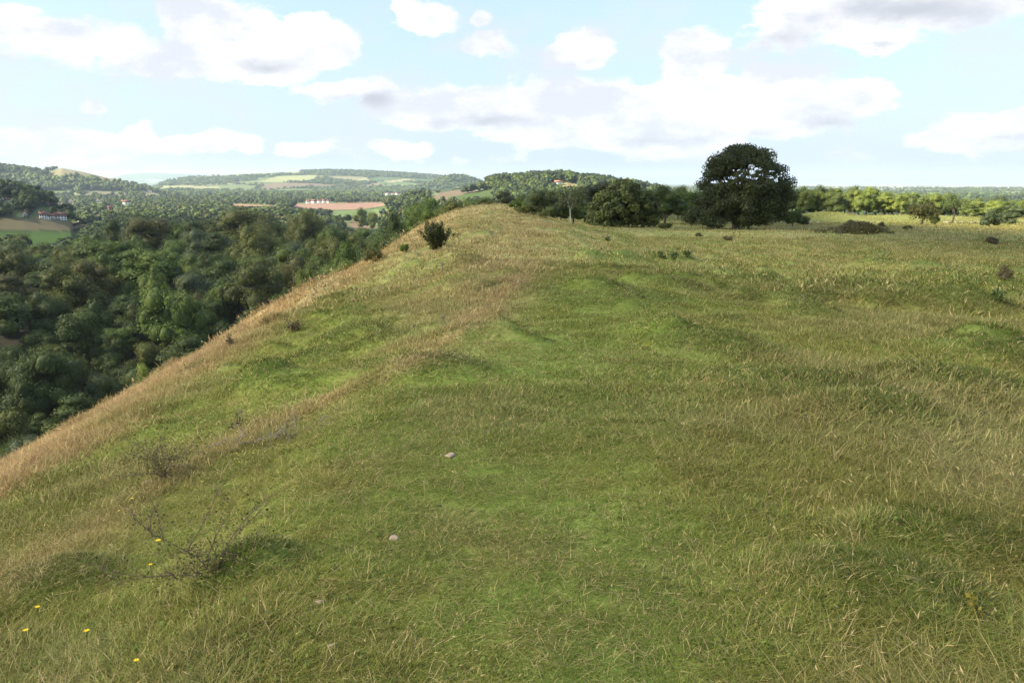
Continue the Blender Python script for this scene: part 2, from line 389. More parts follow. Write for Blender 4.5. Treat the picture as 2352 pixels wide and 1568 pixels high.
# ------------------------------------------------------------------ ground mesh
def build_land():
    k1 = np.linspace(-37, 37, 940); k2 = np.linspace(37, 323, 240)[1:-1]
    az = np.radians(np.concatenate([k1, k2])); na = len(az)
    rs = np.concatenate([[.35], .6 * 1.0118 ** np.arange(0, 925)]); rs = rs[rs < 16500]; nr = len(rs)
    R, A = np.meshgrid(rs, az, indexing='ij')
    x = (R * np.sin(A)).ravel(); y = (R * np.cos(A)).ravel()
    z = H(x, y)
    r = R.ravel()
    n = len(x); col = np.zeros((n, 3)); wood = np.zeros(n)
    near = r < 420; far = r > 280
    tc, _, _, _, _ = turf(x[near], y[near], z[near])
    lc, wd, _, _, _, _ = land(x[far], y[far], z[far])
    cn = np.zeros((n, 3)); cn[near] = tc; cf = np.tile(LEAFG, (n, 1)); cf[far] = lc
    above = z - valley(x, y)
    k = np.where(near, sstep(390, 330, r) * sstep(4, 12, above), 0)
    k = k * (1 - sstep(24, 34, -x) * (r < 330))        # under the wood the soil is leaf litter
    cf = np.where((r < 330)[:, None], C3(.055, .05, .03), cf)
    col = cf * (1 - k[:, None]) + cn * k[:, None]
    grassy = k
    idx = np.arange(nr * na).reshape(nr, na)
    a = idx[:-1]; b = idx[1:]
    F = np.stack([a, np.roll(a, -1, 1), np.roll(b, -1, 1), b], -1)       # (nr-1, na, 4)
    V = np.stack([x, y, z], 1)
    cut = int(np.searchsorted(rs, 340))
    def sub(i0, i1, name, mat):
        Fi = F[i0:i1].reshape(-1, 4); lo = i0 * na; hi = (i1 + 1) * na
        Fi = Fi[:, ::-1] - lo
        c4 = np.concatenate([col[lo:hi], np.ones((hi - lo, 1))], 1)
        me = mesh_from(name, V[lo:hi], Fi, mat, {'Col': ('POINT', 'FLOAT_COLOR', c4), 'grassy': ('POINT', 'FLOAT', grassy[lo:hi])}, smooth=True)
        return me
    m, nt, out = newmat('land')
    at = N(nt, 'ShaderNodeAttribute', attribute_name='Col'); tcn = N(nt, 'ShaderNodeTexCoord')
    no = N(nt, 'ShaderNodeTexNoise', i_Scale=9.0, i_Detail=8, i_Roughness=.7); L(nt, tcn, 'Object', no, 'Vector')
    rg = N(nt, 'ShaderNodeMapRange', i_1=.3, i_2=.7, i_3=.62, i_4=1.25); L(nt, no, 'Fac', rg, 0)
    mm = mix_rgb(nt, (at, 'Color'), None, None, 'MULTIPLY', 1); L(nt, rg, 0, mm, 7)
    p = N(nt, 'ShaderNodeBsdfPrincipled'); p.inputs['Roughness'].default_value = .95; p.inputs['Specular IOR Level'].default_value = .1
    L(nt, mm, 2, p, 'Base Color')
    bp = N(nt, 'ShaderNodeBump', i_Strength=.5, i_Distance=.03); L(nt, no, 'Fac', bp, 'Height'); L(nt, bp, 0, p, 'Normal')
    L(nt, p, 0, out, 0)
    g = link('ground', sub(0, cut, 'ground', m)); tag(g, 'grassy limestone hilltop with steep left flank', 'ground', kind='structure')
    h = link('hills', sub(cut, nr - 1, 'hills', m)); tag(h, 'patchwork valley, wooded hills and far plain', 'hills', kind='structure')
build_land()

# ------------------------------------------------------------------ scatter: one object, clumps instanced on its own points
def scatter(name, variants, P, rot, scl, vid, gcol, mat, label, cat):
    Vs, Fs, rnd, vi = [], [], [], []
    off = 0
    for k, (V, F, rr) in enumerate(variants):
        Vs.append(V); Fs.append(F + off); rnd.append(rr); vi.append(np.full(len(F), k)); off += len(V)
    nb = off; n = len(P)
    V = np.concatenate(Vs + [P]); F = np.concatenate(Fs)
    pad = lambda a, w: np.concatenate([np.zeros((nb, w)), np.asarray(a, float).reshape(n, w)])
    at = {'rnd': ('FACE', 'FLOAT', np.concatenate(rnd)), 'variant': ('FACE', 'INT', np.concatenate(vi).astype(np.int32)),
          'ispt': ('POINT', 'FLOAT', pad(np.ones(n), 1)), 'prot': ('POINT', 'FLOAT_VECTOR', pad(rot, 3)), 'pscl': ('POINT', 'FLOAT_VECTOR', pad(scl, 3)),
          'pvid': ('POINT', 'INT', np.concatenate([np.zeros(nb), vid]).astype(np.int32)),
          'gcol': ('POINT', 'FLOAT_COLOR', pad(np.concatenate([gcol, np.ones((n, 1))], 1), 4))}
    me = mesh_from(name, V, F, mat, at)
    o = link(name, me); tag(o, label, cat, kind='stuff')
    ng = bpy.data.node_groups.new(name, 'GeometryNodeTree')
    ng.interface.new_socket('Geometry', in_out='INPUT', socket_type='NodeSocketGeometry'); ng.interface.new_socket('Geometry', in_out='OUTPUT', socket_type='NodeSocketGeometry')
    nn = lambda t, **kw: N(ng, t, **kw)
    gi = nn('NodeGroupInput'); go = nn('NodeGroupOutput')
    def named(nm, typ):
        a = nn('GeometryNodeInputNamedAttribute', data_type=typ); a.inputs['Name'].default_value = nm; return a
    isp = named('ispt', 'FLOAT'); cmp_ = nn('FunctionNodeCompare', data_type='FLOAT', operation='GREATER_THAN'); cmp_.inputs[1].default_value = .5
    ng.links.new(isp.outputs[0], cmp_.inputs[0])
    sep = nn('GeometryNodeSeparateGeometry', domain='POINT'); ng.links.new(gi.outputs[0], sep.inputs[0]); ng.links.new(cmp_.outputs[0], sep.inputs[1])
    spl = nn('GeometryNodeSplitToInstances', domain='FACE'); ng.links.new(sep.outputs[1], spl.inputs[0])
    va = named('variant', 'INT'); ng.links.new(va.outputs[0], spl.inputs['Group ID'])
    iop = nn('GeometryNodeInstanceOnPoints'); iop.inputs['Pick Instance'].default_value = True
    ng.links.new(sep.outputs[0], iop.inputs['Points']); ng.links.new(spl.outputs[0], iop.inputs['Instance'])
    pv = named('pvid', 'INT'); ng.links.new(pv.outputs[0], iop.inputs['Instance Index'])
    pr = named('prot', 'FLOAT_VECTOR'); er = nn('FunctionNodeEulerToRotation'); ng.links.new(pr.outputs[0], er.inputs[0]); ng.links.new(er.outputs[0], iop.inputs['Rotation'])
    ps = named('pscl', 'FLOAT_VECTOR'); ng.links.new(ps.outputs[0], iop.inputs['Scale'])
    ng.links.new(iop.outputs[0], go.inputs[0])
    md = o.modifiers.new('scatter', 'NODES'); md.node_group = ng
    return o

# ------------------------------------------------------------------ leaves and grass
def leaf_cards(P, Nn, size, g, aspect=.75):
    n = len(P)
    t = np.cross(Nn, g.normal(0, 1, (n, 3))); t /= np.linalg.norm(t, axis=1)[:, None] + 1e-9
    b = np.cross(Nn, t)
    s = (size * g.uniform(.55, 1.35, n))[:, None] * .5
    V = np.stack([P - t * s - b * s * aspect * .35, P - t * s * .1 + b * s * aspect, P + t * s + b * s * aspect * .2, P + t * s * .15 - b * s * aspect], 1).reshape(-1, 3)
    F = np.arange(n * 4).reshape(n, 4)
    return V, F
def blades(nb, rad, h0, h1, w, bend, seed, seg=3, flat=.5):
    """a clump of curved blades; returns V, F(quads), rnd"""
    g = np.random.default_rng(seed)
    a = g.uniform(0, 2 * math.pi, nb); q = rad * np.sqrt(g.uniform(0, 1, nb))
    bx, by = q * np.cos(a), q * np.sin(a)
    h = g.uniform(h0, h1, nb) * (0.6 + .4 * (1 - q / rad))
    dirn = a * flat + g.uniform(0, 2 * math.pi, nb) * (1 - flat) + g.normal(0, .7, nb)
    bd = bend * g.uniform(.3, 1.5, nb) * h
    wd = w * g.uniform(.6, 1.3, nb)
    side = dirn + math.pi / 2 + g.normal(0, .5, nb)
    V = np.zeros((nb, (seg + 1) * 2, 3))
    for k in range(seg + 1):
        t = k / seg
        cx = bx + np.cos(dirn) * bd * t ** 1.8; cy = by + np.sin(dirn) * bd * t ** 1.8
        cz = h * (t - .25 * (bd / h) ** 1 * t * t * .6) - .01
        ww = wd * (1 - t) ** .7 * .5 + wd * .04
        V[:, 2 * k] = np.stack([cx - np.cos(side) * ww, cy - np.sin(side) * ww, cz], 1)
        V[:, 2 * k + 1] = np.stack([cx + np.cos(side) * ww, cy + np.sin(side) * ww, cz], 1)
    i = np.arange(nb)[:, None, None] * (seg + 1) * 2
    q4 = np.array([[2 * k, 2 * k + 1, 2 * k + 3, 2 * k + 2] for k in range(seg)])[None]
    F = (i + q4).reshape(-1, 4)
    rnd = np.repeat(g.uniform(0, 1, nb), seg)
    return V.reshape(-1, 3), F, rnd
def grass_mat(name, straw):
    m, nt, out = newmat(name)
    c = N(nt, 'ShaderNodeAttribute', attribute_type='INSTANCER', attribute_name='gcol')
    at = N(nt, 'ShaderNodeAttribute', attribute_type='GEOMETRY', attribute_name='rnd')
    rng = N(nt, 'ShaderNodeMapRange', i_3=.6, i_4=1.45); L(nt, at, 'Fac', rng, 0)
    mul = mix_rgb(nt, (c, 'Color'), None, None, 'MULTIPLY', 1); L(nt, rng, 0, mul, 7)
    r2 = N(nt, 'ShaderNodeMapRange', i_1=1 - straw, i_2=1 - straw + .02); L(nt, at, 'Fac', r2, 0)
    ml = N(nt, 'ShaderNodeMath', operation='MULTIPLY', i_1=7.31); L(nt, at, 'Fac', ml, 0); fr = N(nt, 'ShaderNodeMath', operation='FRACT'); L(nt, ml, 0, fr, 0)
    hs = N(nt, 'ShaderNodeHueSaturation'); hr = N(nt, 'ShaderNodeMapRange', i_3=.465, i_4=.525); L(nt, fr, 0, hr, 0); L(nt, hr, 0, hs, 'Hue'); L(nt, mul, 2, hs, 'Color'); mul = hs
    cc = mix_rgb(nt, (mul, 0), (.58, .45, .21, 1), (r2, 0))
    p = N(nt, 'ShaderNodeBsdfPrincipled'); p.inputs['Roughness'].default_value = .7; p.inputs['Specular IOR Level'].default_value = .1
    L(nt, cc, 2, p, 'Base Color'); t = N(nt, 'ShaderNodeBsdfTranslucent'); L(nt, cc, 2, t, 'Color')
    mx = N(nt, 'ShaderNodeMixShader', i_0=.3); L(nt, p, 0, mx, 1); L(nt, t, 0, mx, 2); L(nt, mx, 0, out, 0)
    return m
M_TURF = grass_mat('turf_blade', .15); M_STRAW = grass_mat('straw_stem', .35)
def fan(n, r0, r1, half=44):
    """points spread evenly over the ground from r0 to r1 metres"""
    a = np.radians(RNG.uniform(-half, half, n)); r = np.sqrt(RNG.uniform(r0 * r0, r1 * r1, n))
    return r * np.sin(a), r * np.cos(a), r
def normals(x, y, e=.15):
    dx = (H(x + e, y) - H(x - e, y)) / (2 * e); dy = (H(x, y + e) - H(x, y - e)) / (2 * e)
    return dx, dy
def lay(x, y, tilt=1.0, lean=None):
    """euler rotation that stands a clump on the slope"""
    dx, dy = normals(x, y)
    rz = RNG.uniform(0, 2 * math.pi, len(x))
    # euler XYZ: Rz last; tilt about x = atan(dy), about y = -atan(dx) after spinning is approximated by rotating the slope into the spun frame
    c, s = np.cos(-rz), np.sin(-rz)
    lx = c * dx - s * dy; ly = s * dx + c * dy
    return np.stack([np.arctan(ly) * tilt, -np.arctan(lx) * tilt, rz], 1)
def grass_layer(name, variants, x, y, z, ls, spread, mat, label, cat='grass', colmul=1.0, tilt=1.0, lmul=1.0, colmix=None):
    c, Lf, dry, X, Y = turf(x, y, z)
    c = c * RNG.uniform(.82, 1.2, (len(x), 1)) * colmul
    if colmix is not None: c = c * (1 - colmix[1]) + np.array(colmix[0]) * colmix[1]
    hz = Lf ** lmul * RNG.uniform(.7, 1.3, len(x)) * ls
    ww = spread * RNG.uniform(.85, 1.2, len(x)) * (0.7 + .3 * Lf)
    return scatter(name, variants, np.stack([x, y, z], 1), lay(x, y, tilt), np.stack([ww, ww, hz], 1), RNG.integers(0, len(variants), len(x)), c, mat, label, cat)
def grass():
    G = []
    va = [blades(48, .10, .035, .085, .0034, 1.25, s) for s in range(12)]
    x, y, r = fan(int(20000), .9, 7); z = H(x, y)
    grass_layer('short_turf', va, x, y, z, 1.0, 1.0, M_TURF, 'short fine green turf close to the viewer')
    vb = [blades(60, .22, .045, .11, .0075, 1.0, 20 + s) for s in range(10)]
    x, y, r = fan(21000, 6, 19); z = H(x, y)
    grass_layer('meadow_turf', vb, x, y, z, 1.0, 1.0, M_TURF, 'rough green and straw turf on the hilltop in the middle distance')
    vc = [blades(60, .65, .06, .15, .022, .9, 40 + s) for s in range(8)]
    x, y, r = fan(17000, 16, 60); k = (x > -24); x, y = x[k], y[k]; z = H(x, y)
    grass_layer('field_grass', vc, x, y, z, 1.0, 1.0, M_TURF, 'olive and tan grass over the hilltop field')
    vd = [blades(70, 1.8, .10, .22, .05, .8, 60 + s) for s in range(6)]
    x, y, r = fan(15000, 55, 300); k = (x > -22) & (valley(x, y) < H(x, y) - 8); x, y = x[k], y[k]; z = H(x, y)
    grass_layer('pasture_grass', vd, x, y, z, 1.0, 1.0, M_TURF, 'distant tan pasture grass reaching the trees')
    # broad-leaved herbs and dead thatch in the near turf
    def rosette(seed):
        g = np.random.default_rng(seed); n = g.integers(5, 9); a = g.uniform(0, 6.28, n); q = g.uniform(.008, .028, n)
        P = np.stack([q * np.cos(a), q * np.sin(a), g.uniform(.022, .045, n)], 1); nn = np.stack([np.cos(a) * .5, np.sin(a) * .5, np.ones(n)], 1); nn /= np.linalg.norm(nn, axis=1)[:, None]
        V, F = leaf_cards(P, nn, .022, g, .9); return V, F, g.uniform(.2, .7, n)
    x, y, r = fan(5200, 1.2, 9); k = fbm(x / .7, y / .7, 66, 3) > .47; x, y = x[k], y[k]; z = H(x, y)
    grass_layer('low_herbs', [rosette(200 + s) for s in range(8)], x, y, z, .9, .62, M_TURF, 'small broad-leaved herbs among the near turf', cat='herbs', colmix=((.13, .17, .04), .6), lmul=0)
    vt = [blades(22, .12, .03, .06, .0035, 3.2, 220 + s, seg=3, flat=.1) for s in range(6)]
    x, y, r = fan(6500, 1.2, 9); k = fbm(x / .5, y / .5, 67, 3) > .50; x, y = x[k], y[k]; z = H(x, y)
    grass_layer('dead_thatch', vt, x, y, z, 1.0, 1.0, M_STRAW, 'brown dead thatch lying in the near turf', colmix=((.34, .24, .13), .75), lmul=0)
    # long grass: arching blades, where the sward is tall
    vl = [blades(46, .09, .14, .30, .0032, 1.5, 80 + s, seg=5, flat=.25) for s in range(8)]
    x, y, r = fan(26000, 1.2, 11); z = H(x, y)
    _, Lf, dry, X, Y = turf(x, y, z); k = RNG.uniform(0, 1, len(x)) < sstep(1.1, 2.2, Lf) * .5; x, y, z = x[k], y[k], z[k]
    grass_layer('long_grass', vl, x, y, z, .42, 1.0, M_TURF, 'long arching tussock grass at the lower right', lmul=.5)
    vl2 = [blades(60, .25, .16, .32, .010, 1.2, 95 + s, seg=4, flat=.3) for s in range(6)]
    x, y, r = fan(30000, 10, 32); z = H(x, y); _, Lf, dry, X, Y = turf(x, y, z); k = (RNG.uniform(0, 1, len(x)) < sstep(1.0, 2.1, Lf) * .14) & (x > -20); x, y, z = x[k], y[k], z[k]
    grass_layer('tussock_grass', vl2, x, y, z, .42, 1.0, M_TURF, 'taller tussocks of grass scattered over the hilltop', lmul=.5)
    # bleached stems
    def stems(n, seed, h0, h1, w, rad, heads, bend=.45):
        V, F, rnd = blades(n, rad, h0, h1, w, bend, seed, seg=4, flat=.1)
        if heads:
            g = np.random.default_rng(seed + 5); V4 = V.reshape(n, 10, 3)
            Vh, Fh = [], []
            for i in range(n):
                if g.uniform() > heads: continue
                tip = V4[i, 8:10].mean(0); d = tip - V4[i, 6:8].mean(0); d = d / (np.linalg.norm(d) + 1e-9); ln = g.uniform(.018, .04) ; hw = w * 1.5
                sd = np.cross(d, [0, 0, 1.0]); sd = sd / (np.linalg.norm(sd) + 1e-9); up = np.cross(sd, d)
                b = len(V) + len(Vh)
                for t, q in ((0, .2), (.35, 1), (1, .1)):
                    c = tip + d * ln * t
                    Vh += [c - sd * hw * q, c + up * hw * q, c + sd * hw * q]
                for k in range(2):
                    for j in range(3): Fh.append([b + 3 * k + j, b + 3 * k + (j + 1) % 3, b + 3 * k + 3 + (j + 1) % 3, b + 3 * k + 3 + j])
            if Vh:
                V = np.concatenate([V, np.array(Vh)]); F = np.concatenate([F, np.array(Fh)]); rnd = np.concatenate([rnd, np.ones(len(Fh))])
        return V, F, rnd
    SC_ = (.56, .43, .20)
    vs = [stems(7, 120 + s, .09, .24, .0024, .12, .5, .9) for s in range(8)]
    x, y, r = fan(5200, 1.3, 8); z = H(x, y); _, Lf, dry, X, Y = turf(x, y, z); k = RNG.uniform(0, 1, len(x)) < .10 + .4 * dry + .25 * sstep(1.2, 2.2, Lf); x, y, z = x[k], y[k], z[k]
    grass_layer('straw_stems', vs, x, y, z, .7, 1.0, M_STRAW, 'bleached straw stems standing in the near turf', colmix=(SC_, .75), lmul=.35)
    vs2 = [stems(16, 140 + s, .14, .30, .006, .28, .0, .6) for s in range(8)]
    x, y, r = fan(16000, 7, 34); k = x > -20; x, y = x[k], y[k]; z = H(x, y); _, Lf, dry, X, Y = turf(x, y, z); k = RNG.uniform(0, 1, len(x)) < .05 + .7 * dry ** 1.4; x, y, z = x[k], y[k], z[k]
    grass_layer('dry_stems', vs2, x, y, z, .62, 1.0, M_STRAW, 'drifts of dry orange and straw stems along the hill flank', colmix=(SC_, .35), lmul=.3)
    vs3 = [stems(30, 160 + s, .16, .32, .018, .9, .0, .5) for s in range(6)]
    x, y, r = fan(15000, 30, 130); k = x > -22; x, y = x[k], y[k]; z = H(x, y); _, Lf, dry, X, Y = turf(x, y, z); k = RNG.uniform(0, 1, len(x)) < .02 + .55 * dry ** 1.3; x, y, z = x[k], y[k], z[k]
    grass_layer('seeding_grass', vs3, x, y, z, .7, 1.0, M_STRAW, 'tan seeding grass on the far crest and field', colmix=(SC_, .3), lmul=.3)
grass()
# ------------------------------------------------------------------ trees
def ico(n=1):
    import bmesh
    bm = bmesh.new(); bmesh.ops.create_icosphere(bm, subdivisions=n, radius=1)
    V = np.array([v.co[:] for v in bm.verts]); F = np.array([[v.index for v in f.verts] for f in bm.faces]); bm.free(); return V, F
ICO_V, ICO_F = ico(2)
def make_crown(seed, W, Ht, base, nl, nleaf, ls, core=.66, lr=(.17, .30), top=1.0, gap=None, squash=.95):
    """leaf faces spread over the shells of many lobes; W, Ht in metres"""
    g = np.random.default_rng(seed)
    cz = base + (Ht - base) * .46; az_, ax = (Ht - base) * .5, W * .5
    C, R = [], []
    for i in range(nl):
        u = g.normal(0, 1, 3); u /= np.linalg.norm(u)
        if u[2] < -.8: u[2] *= -.6
        q = g.uniform(.45, .82) if i > nl * .25 else g.uniform(0, .4)
        rr = g.uniform(*lr) * W
        c = np.array([u[0] * ax * q, u[1] * ax * q, cz + u[2] * az_ * q * top])
        c[2] = max(c[2], base + rr * .5)
        C.append(c); R.append(rr)
    C = np.array(C); R = np.array(R)
    pr = R ** 2 / np.sum(R ** 2); k = g.choice(nl, nleaf, p=pr)
    u = g.normal(0, 1, (nleaf, 3)); u /= np.linalg.norm(u, axis=1)[:, None]
    lo = u[:, 2] < -.35; u[lo, 2] *= -1
    q = g.uniform(.78, 1.12, nleaf) + (g.uniform(0, 1, nleaf) > .93) * .12
    P = C[k] + u * (R[k] * q)[:, None] * np.array([1, 1, squash])
    keep = P[:, 2] > base * .8
    if gap is not None: keep &= gap(P, g)
    P = P[keep]; u = u[keep]
    nn = u + g.normal(0, .42, u.shape); nn[:, 2] += .15; nn /= np.linalg.norm(nn, axis=1)[:, None]
    V, F = leaf_cards(P, nn, ls, g)
    lob = g.uniform(.3, .7, nl)
    rnd = np.clip(lob[k[keep]] + g.normal(0, .16, len(P)), 0, 1)
    if core:
        Vc, Fc, o = [], [], 0
        for c, r in zip(C, R):
            Vc.append(c + ICO_V * r * core * np.array([1, 1, squash]) * g.uniform(.85, 1.15, (len(ICO_V), 1))); Fc.append(ICO_F + o); o += len(ICO_V)
        Vc = np.concatenate(Vc); Fc = np.concatenate(Fc) + len(V)
        return np.concatenate([V, Vc]), [F, Fc], np.concatenate([rnd, np.full(len(Fc), .25)]), C
    return V, F, rnd, C
def tubes(paths, sides=6):
    """paths: list of [(p, r), ...]"""
    Vs, Fs, o = [], [], 0
    for path in paths:
        P = np.array([p for p, _ in path], float); Rr = [r for _, r in path]; n = len(P)
        for i in range(n):
            d = P[min(i + 1, n - 1)] - P[max(i - 1, 0)]; d /= np.linalg.norm(d) + 1e-9
            a = np.cross(d, [0.3, 1, .1] if abs(d[1]) < .9 else [1, 0, 0]); a /= np.linalg.norm(a); b = np.cross(d, a)
            for k in range(sides):
                t = 2 * math.pi * k / sides; Vs.append(P[i] + (a * math.cos(t) + b * math.sin(t)) * Rr[i])
        for i in range(n - 1):
            for k in range(sides):
                k2 = (k + 1) % sides; Fs.append([o + i * sides + k, o + i * sides + k2, o + (i + 1) * sides + k2, o + (i + 1) * sides + k])
        o += n * sides
    return np.array(Vs), np.array(Fs)
def limb(p0, p1, r0, r1, g, n=5, wob=.08):
    p0 = np.array(p0, float); p1 = np.array(p1, float); ln = np.linalg.norm(p1 - p0); out = []
    for i in range(n + 1):
        t = i / n; p = p0 * (1 - t) + p1 * t
        if 0 < i < n: p = p + g.normal(0, wob * ln / n * 1.5, 3)
        if i: p[2] += math.sin(t * math.pi) * ln * .05
        out.append((p, r0 * (1 - t) + r1 * t))
    return out
def make_trunk(seed, C, base, H_, r, fork=.35, nb=9, mat=None, name='trunk', sides=7):
    g = np.random.default_rng(seed); fz = base + (H_ - base) * fork * .5
    paths = [[((0, 0, -.8), r * 1.5), ((0, 0, .1), r * 1.15), ((g.normal(0, .08), g.normal(0, .08), fz * .6), r), ((g.normal(0, .12), g.normal(0, .12), fz), r * .85)]]
    for c in C[g.permutation(len(C))[:nb]]:
        paths.append(limb((0, 0, fz * g.uniform(.75, 1)), c, r * .45, r * .08, g))
    V, F = tubes(paths, sides); return mesh_from(name, V, F, mat or M_BARK, smooth=True)
def crown_mesh(name, res, mat=M_LEAF):
    V, F, rnd, C = res; return mesh_from(name, V, F, mat, {'rnd': ('FACE', 'FLOAT', rnd)}), C
PROTO = {}
def proto(key, n, **kw):
    L_ = []
    for s in range(n):
        rs = make_crown(hash(key) % 1000 if False else sum(map(ord, key)) * 7 + s * 13, **kw)
        cm, C = crown_mesh('crown', rs)
        tm = make_trunk(s, C, kw['base'], kw['Ht'], kw['W'] * .028)
        L_.append((cm, tm, kw['W'], kw['Ht']))
    PROTO[key] = L_
proto('wood', 7, W=10, Ht=12.5, base=.4, nl=30, nleaf=7600, ls=.28, lr=(.13, .24))
proto('tall', 4, W=8, Ht=14, base=.5, nl=34, nleaf=7000, ls=.28, lr=(.13, .24))
proto('broad', 4, W=14, Ht=12, base=.3, nl=54, nleaf=11000, ls=.29, lr=(.10, .2))
proto('scrub', 6, W=6, Ht=5.5, base=.4, nl=30, nleaf=11000, ls=.14, lr=(.12, .24))
proto('bush', 5, W=2.4, Ht=2.0, base=.05, nl=18, nleaf=2600, ls=.11, lr=(.14, .26))
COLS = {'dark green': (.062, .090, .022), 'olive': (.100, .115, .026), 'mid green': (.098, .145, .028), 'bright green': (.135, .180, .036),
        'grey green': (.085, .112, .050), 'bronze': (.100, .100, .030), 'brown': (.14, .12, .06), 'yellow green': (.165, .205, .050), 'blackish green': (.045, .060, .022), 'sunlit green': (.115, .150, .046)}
def place(kind, x, y, z, h, w, col, label, cat='tree', group=None, name='broadleaf_tree', parts=True, var=None, rz=None, trunkmat=None):
    P = PROTO[kind]; cm, tm, W0, H0 = P[random.randrange(len(P)) if var is None else var % len(P)]
    root = bpy.data.objects.new(name, None); COL.objects.link(root)
    root.location = (x, y, z - .15); root.rotation_euler = (0, 0, random.uniform(0, 6.28) if rz is None else rz)
    s = w / W0; root.scale = (s, s, h / H0)
    tag(root, label, cat, group)
    c = link('crown', cm, root); base = np.array(COLS[col] if isinstance(col, str) else col) * random.uniform(.85, 1.18)
    c.color = (*base, 1)
    link('trunk' if h > 3 else 'stem', tm, root)
    return root
ORD = 'first second third fourth fifth sixth seventh eighth ninth tenth eleventh twelfth thirteenth fourteenth fifteenth sixteenth seventeenth eighteenth nineteenth twentieth'.split() + ['twenty-' + k for k in 'first second third fourth fifth sixth seventh eighth ninth'.split()]
def ORD2(i): return ORD[i] if i < len(ORD) else 'thirtieth thirty-first thirty-second thirty-third thirty-fourth thirty-fifth thirty-sixth thirty-seventh thirty-eighth'.split()[i - len(ORD)]
TREES = []            # (X, Ytop, r, wpx, kind, colour, label or None, name)
KEEP = [  # rectangles of the picture that nearer crowns may not cover
    (-60, 500, 168, 524, 560), (165, 505, 190, 524, 560), (60, 534, 178, 545, 500), (62, 545, 95, 562, 500), (675, 464, 880, 478, 900), (765, 481, 868, 492, 700), (795, 508, 862, 522, 300),
    (50, 487, 64, 500, 600), (90, 484, 118, 505, 600), (116, 490, 152, 506, 600), (212, 495, 235, 510, 600), (0, 452, 9, 461, 600), (15, 457, 26, 464, 600), (158, 457, 169, 467, 600), (102, 465, 114, 473, 600),
    (129, 465, 138, 471, 600), (221, 457, 231, 466, 600), (281, 459, 300, 470, 600), (249, 472, 260, 482, 600), (700, 456, 762, 467, 800), (884, 441, 916, 448, 800), (1272, 413, 1294, 421, 600), (982, 428, 1125, 452, 600),
    (1295, 420, 1322, 427, 600), (96, 567, 118, 576, 200), (535, 468, 630, 474, 900), (90, 466, 112, 478, 600)]
def blocked(x, y, z, h, w, r):
    X, Yt = to_pix(x, y, z + h * .96); Xb, Yb = to_pix(x, y, z); hw = w * .5 / r * FPX
    for (a, b, c, d, rk) in KEEP:
        if r < rk * 1.6 and X + hw > a and X - hw < c and Yt < d - 1 and Yb > b:
            gr = math.hypot(x, y)
            g0 = KEEPR.get((a, b))
            if g0 is None:
                p = ground_at((a + c) / 2, d, r0=150); g0 = math.hypot(p[0], p[1]) if p else rk; KEEPR[(a, b)] = g0
            if gr < g0: return True
    return False
KEEPR = {}
def by_top(X, Ytop, r):
    dx, dy, dz = [float(v) for v in pix_dir(X, Ytop)]; n = math.hypot(dx, dy)
    x, y = r * dx / n, r * dy / n; z = float(H(x, y)); return x, y, z, EYE + r * dz / n - z
def spot(X, Ytop, r, wpx, kind, col, label, cat='tree', group=None, name='broadleaf_tree', var=None, rz=None, minh=1.0):
    x, y, z, h = by_top(X, Ytop, r)
    h = max(h, minh)
    return place(kind, x, y, z, h, wpx * r / FPX, col, label, cat, group, name, var=var, rz=rz)
def report(*a): print('NOTE', *a)

# ---- named trees of the hilltop
GB = 'trees along the far end of the hilltop'
HT = [ # X, Ytop, r, width px, kind, colour, label
 (1392, 394, 132, 118, 'tall', (.030, .044, .020), 'tall dark tree with open flat top rising behind the low wide olive tree'),
 (1262, 420, 122, 112, 'wood', (.050, .072, .026), 'mid green rounded tree left of the white-stemmed birch'),
 (1222, 446, 135, 80, 'wood', 'mid green', 'smaller green tree at the left end of the hilltop tree row, behind the crest'),
 (1318, 432, 126, 80, 'wood', 'mid green', 'pale green tree behind the white-stemmed birch'),
 (1500, 424, 134, 70, 'wood', 'dark green', 'dark narrow tree between the low wide olive tree and the oak row'),
 (1470, 420, 140, 70, 'wood', 'dark green', 'dark tree half hidden behind right shoulder of the low wide olive tree'),
 (1530, 422, 128, 100, 'wood', 'dark green', 'dark green tree in the gap just right of the low wide olive tree'),
 (1590, 424, 133, 105, 'wood', 'mid green', 'green tree directly behind the left edge of the great oak'),
 (1640, 432, 150, 80, 'wood', 'dark green', 'dark tree hidden behind the middle of the great oak'),
 (1345, 425, 140, 110, 'wood', 'dark green', 'dark tree behind the birch, left of the low wide olive tree'),
 (1560, 412, 190, 40, 'wood', 'sunlit green', 'pale small crown poking above the row between olive tree and great oak'),
]
for t in HT: spot(*t[:6], t[6], group=GB)
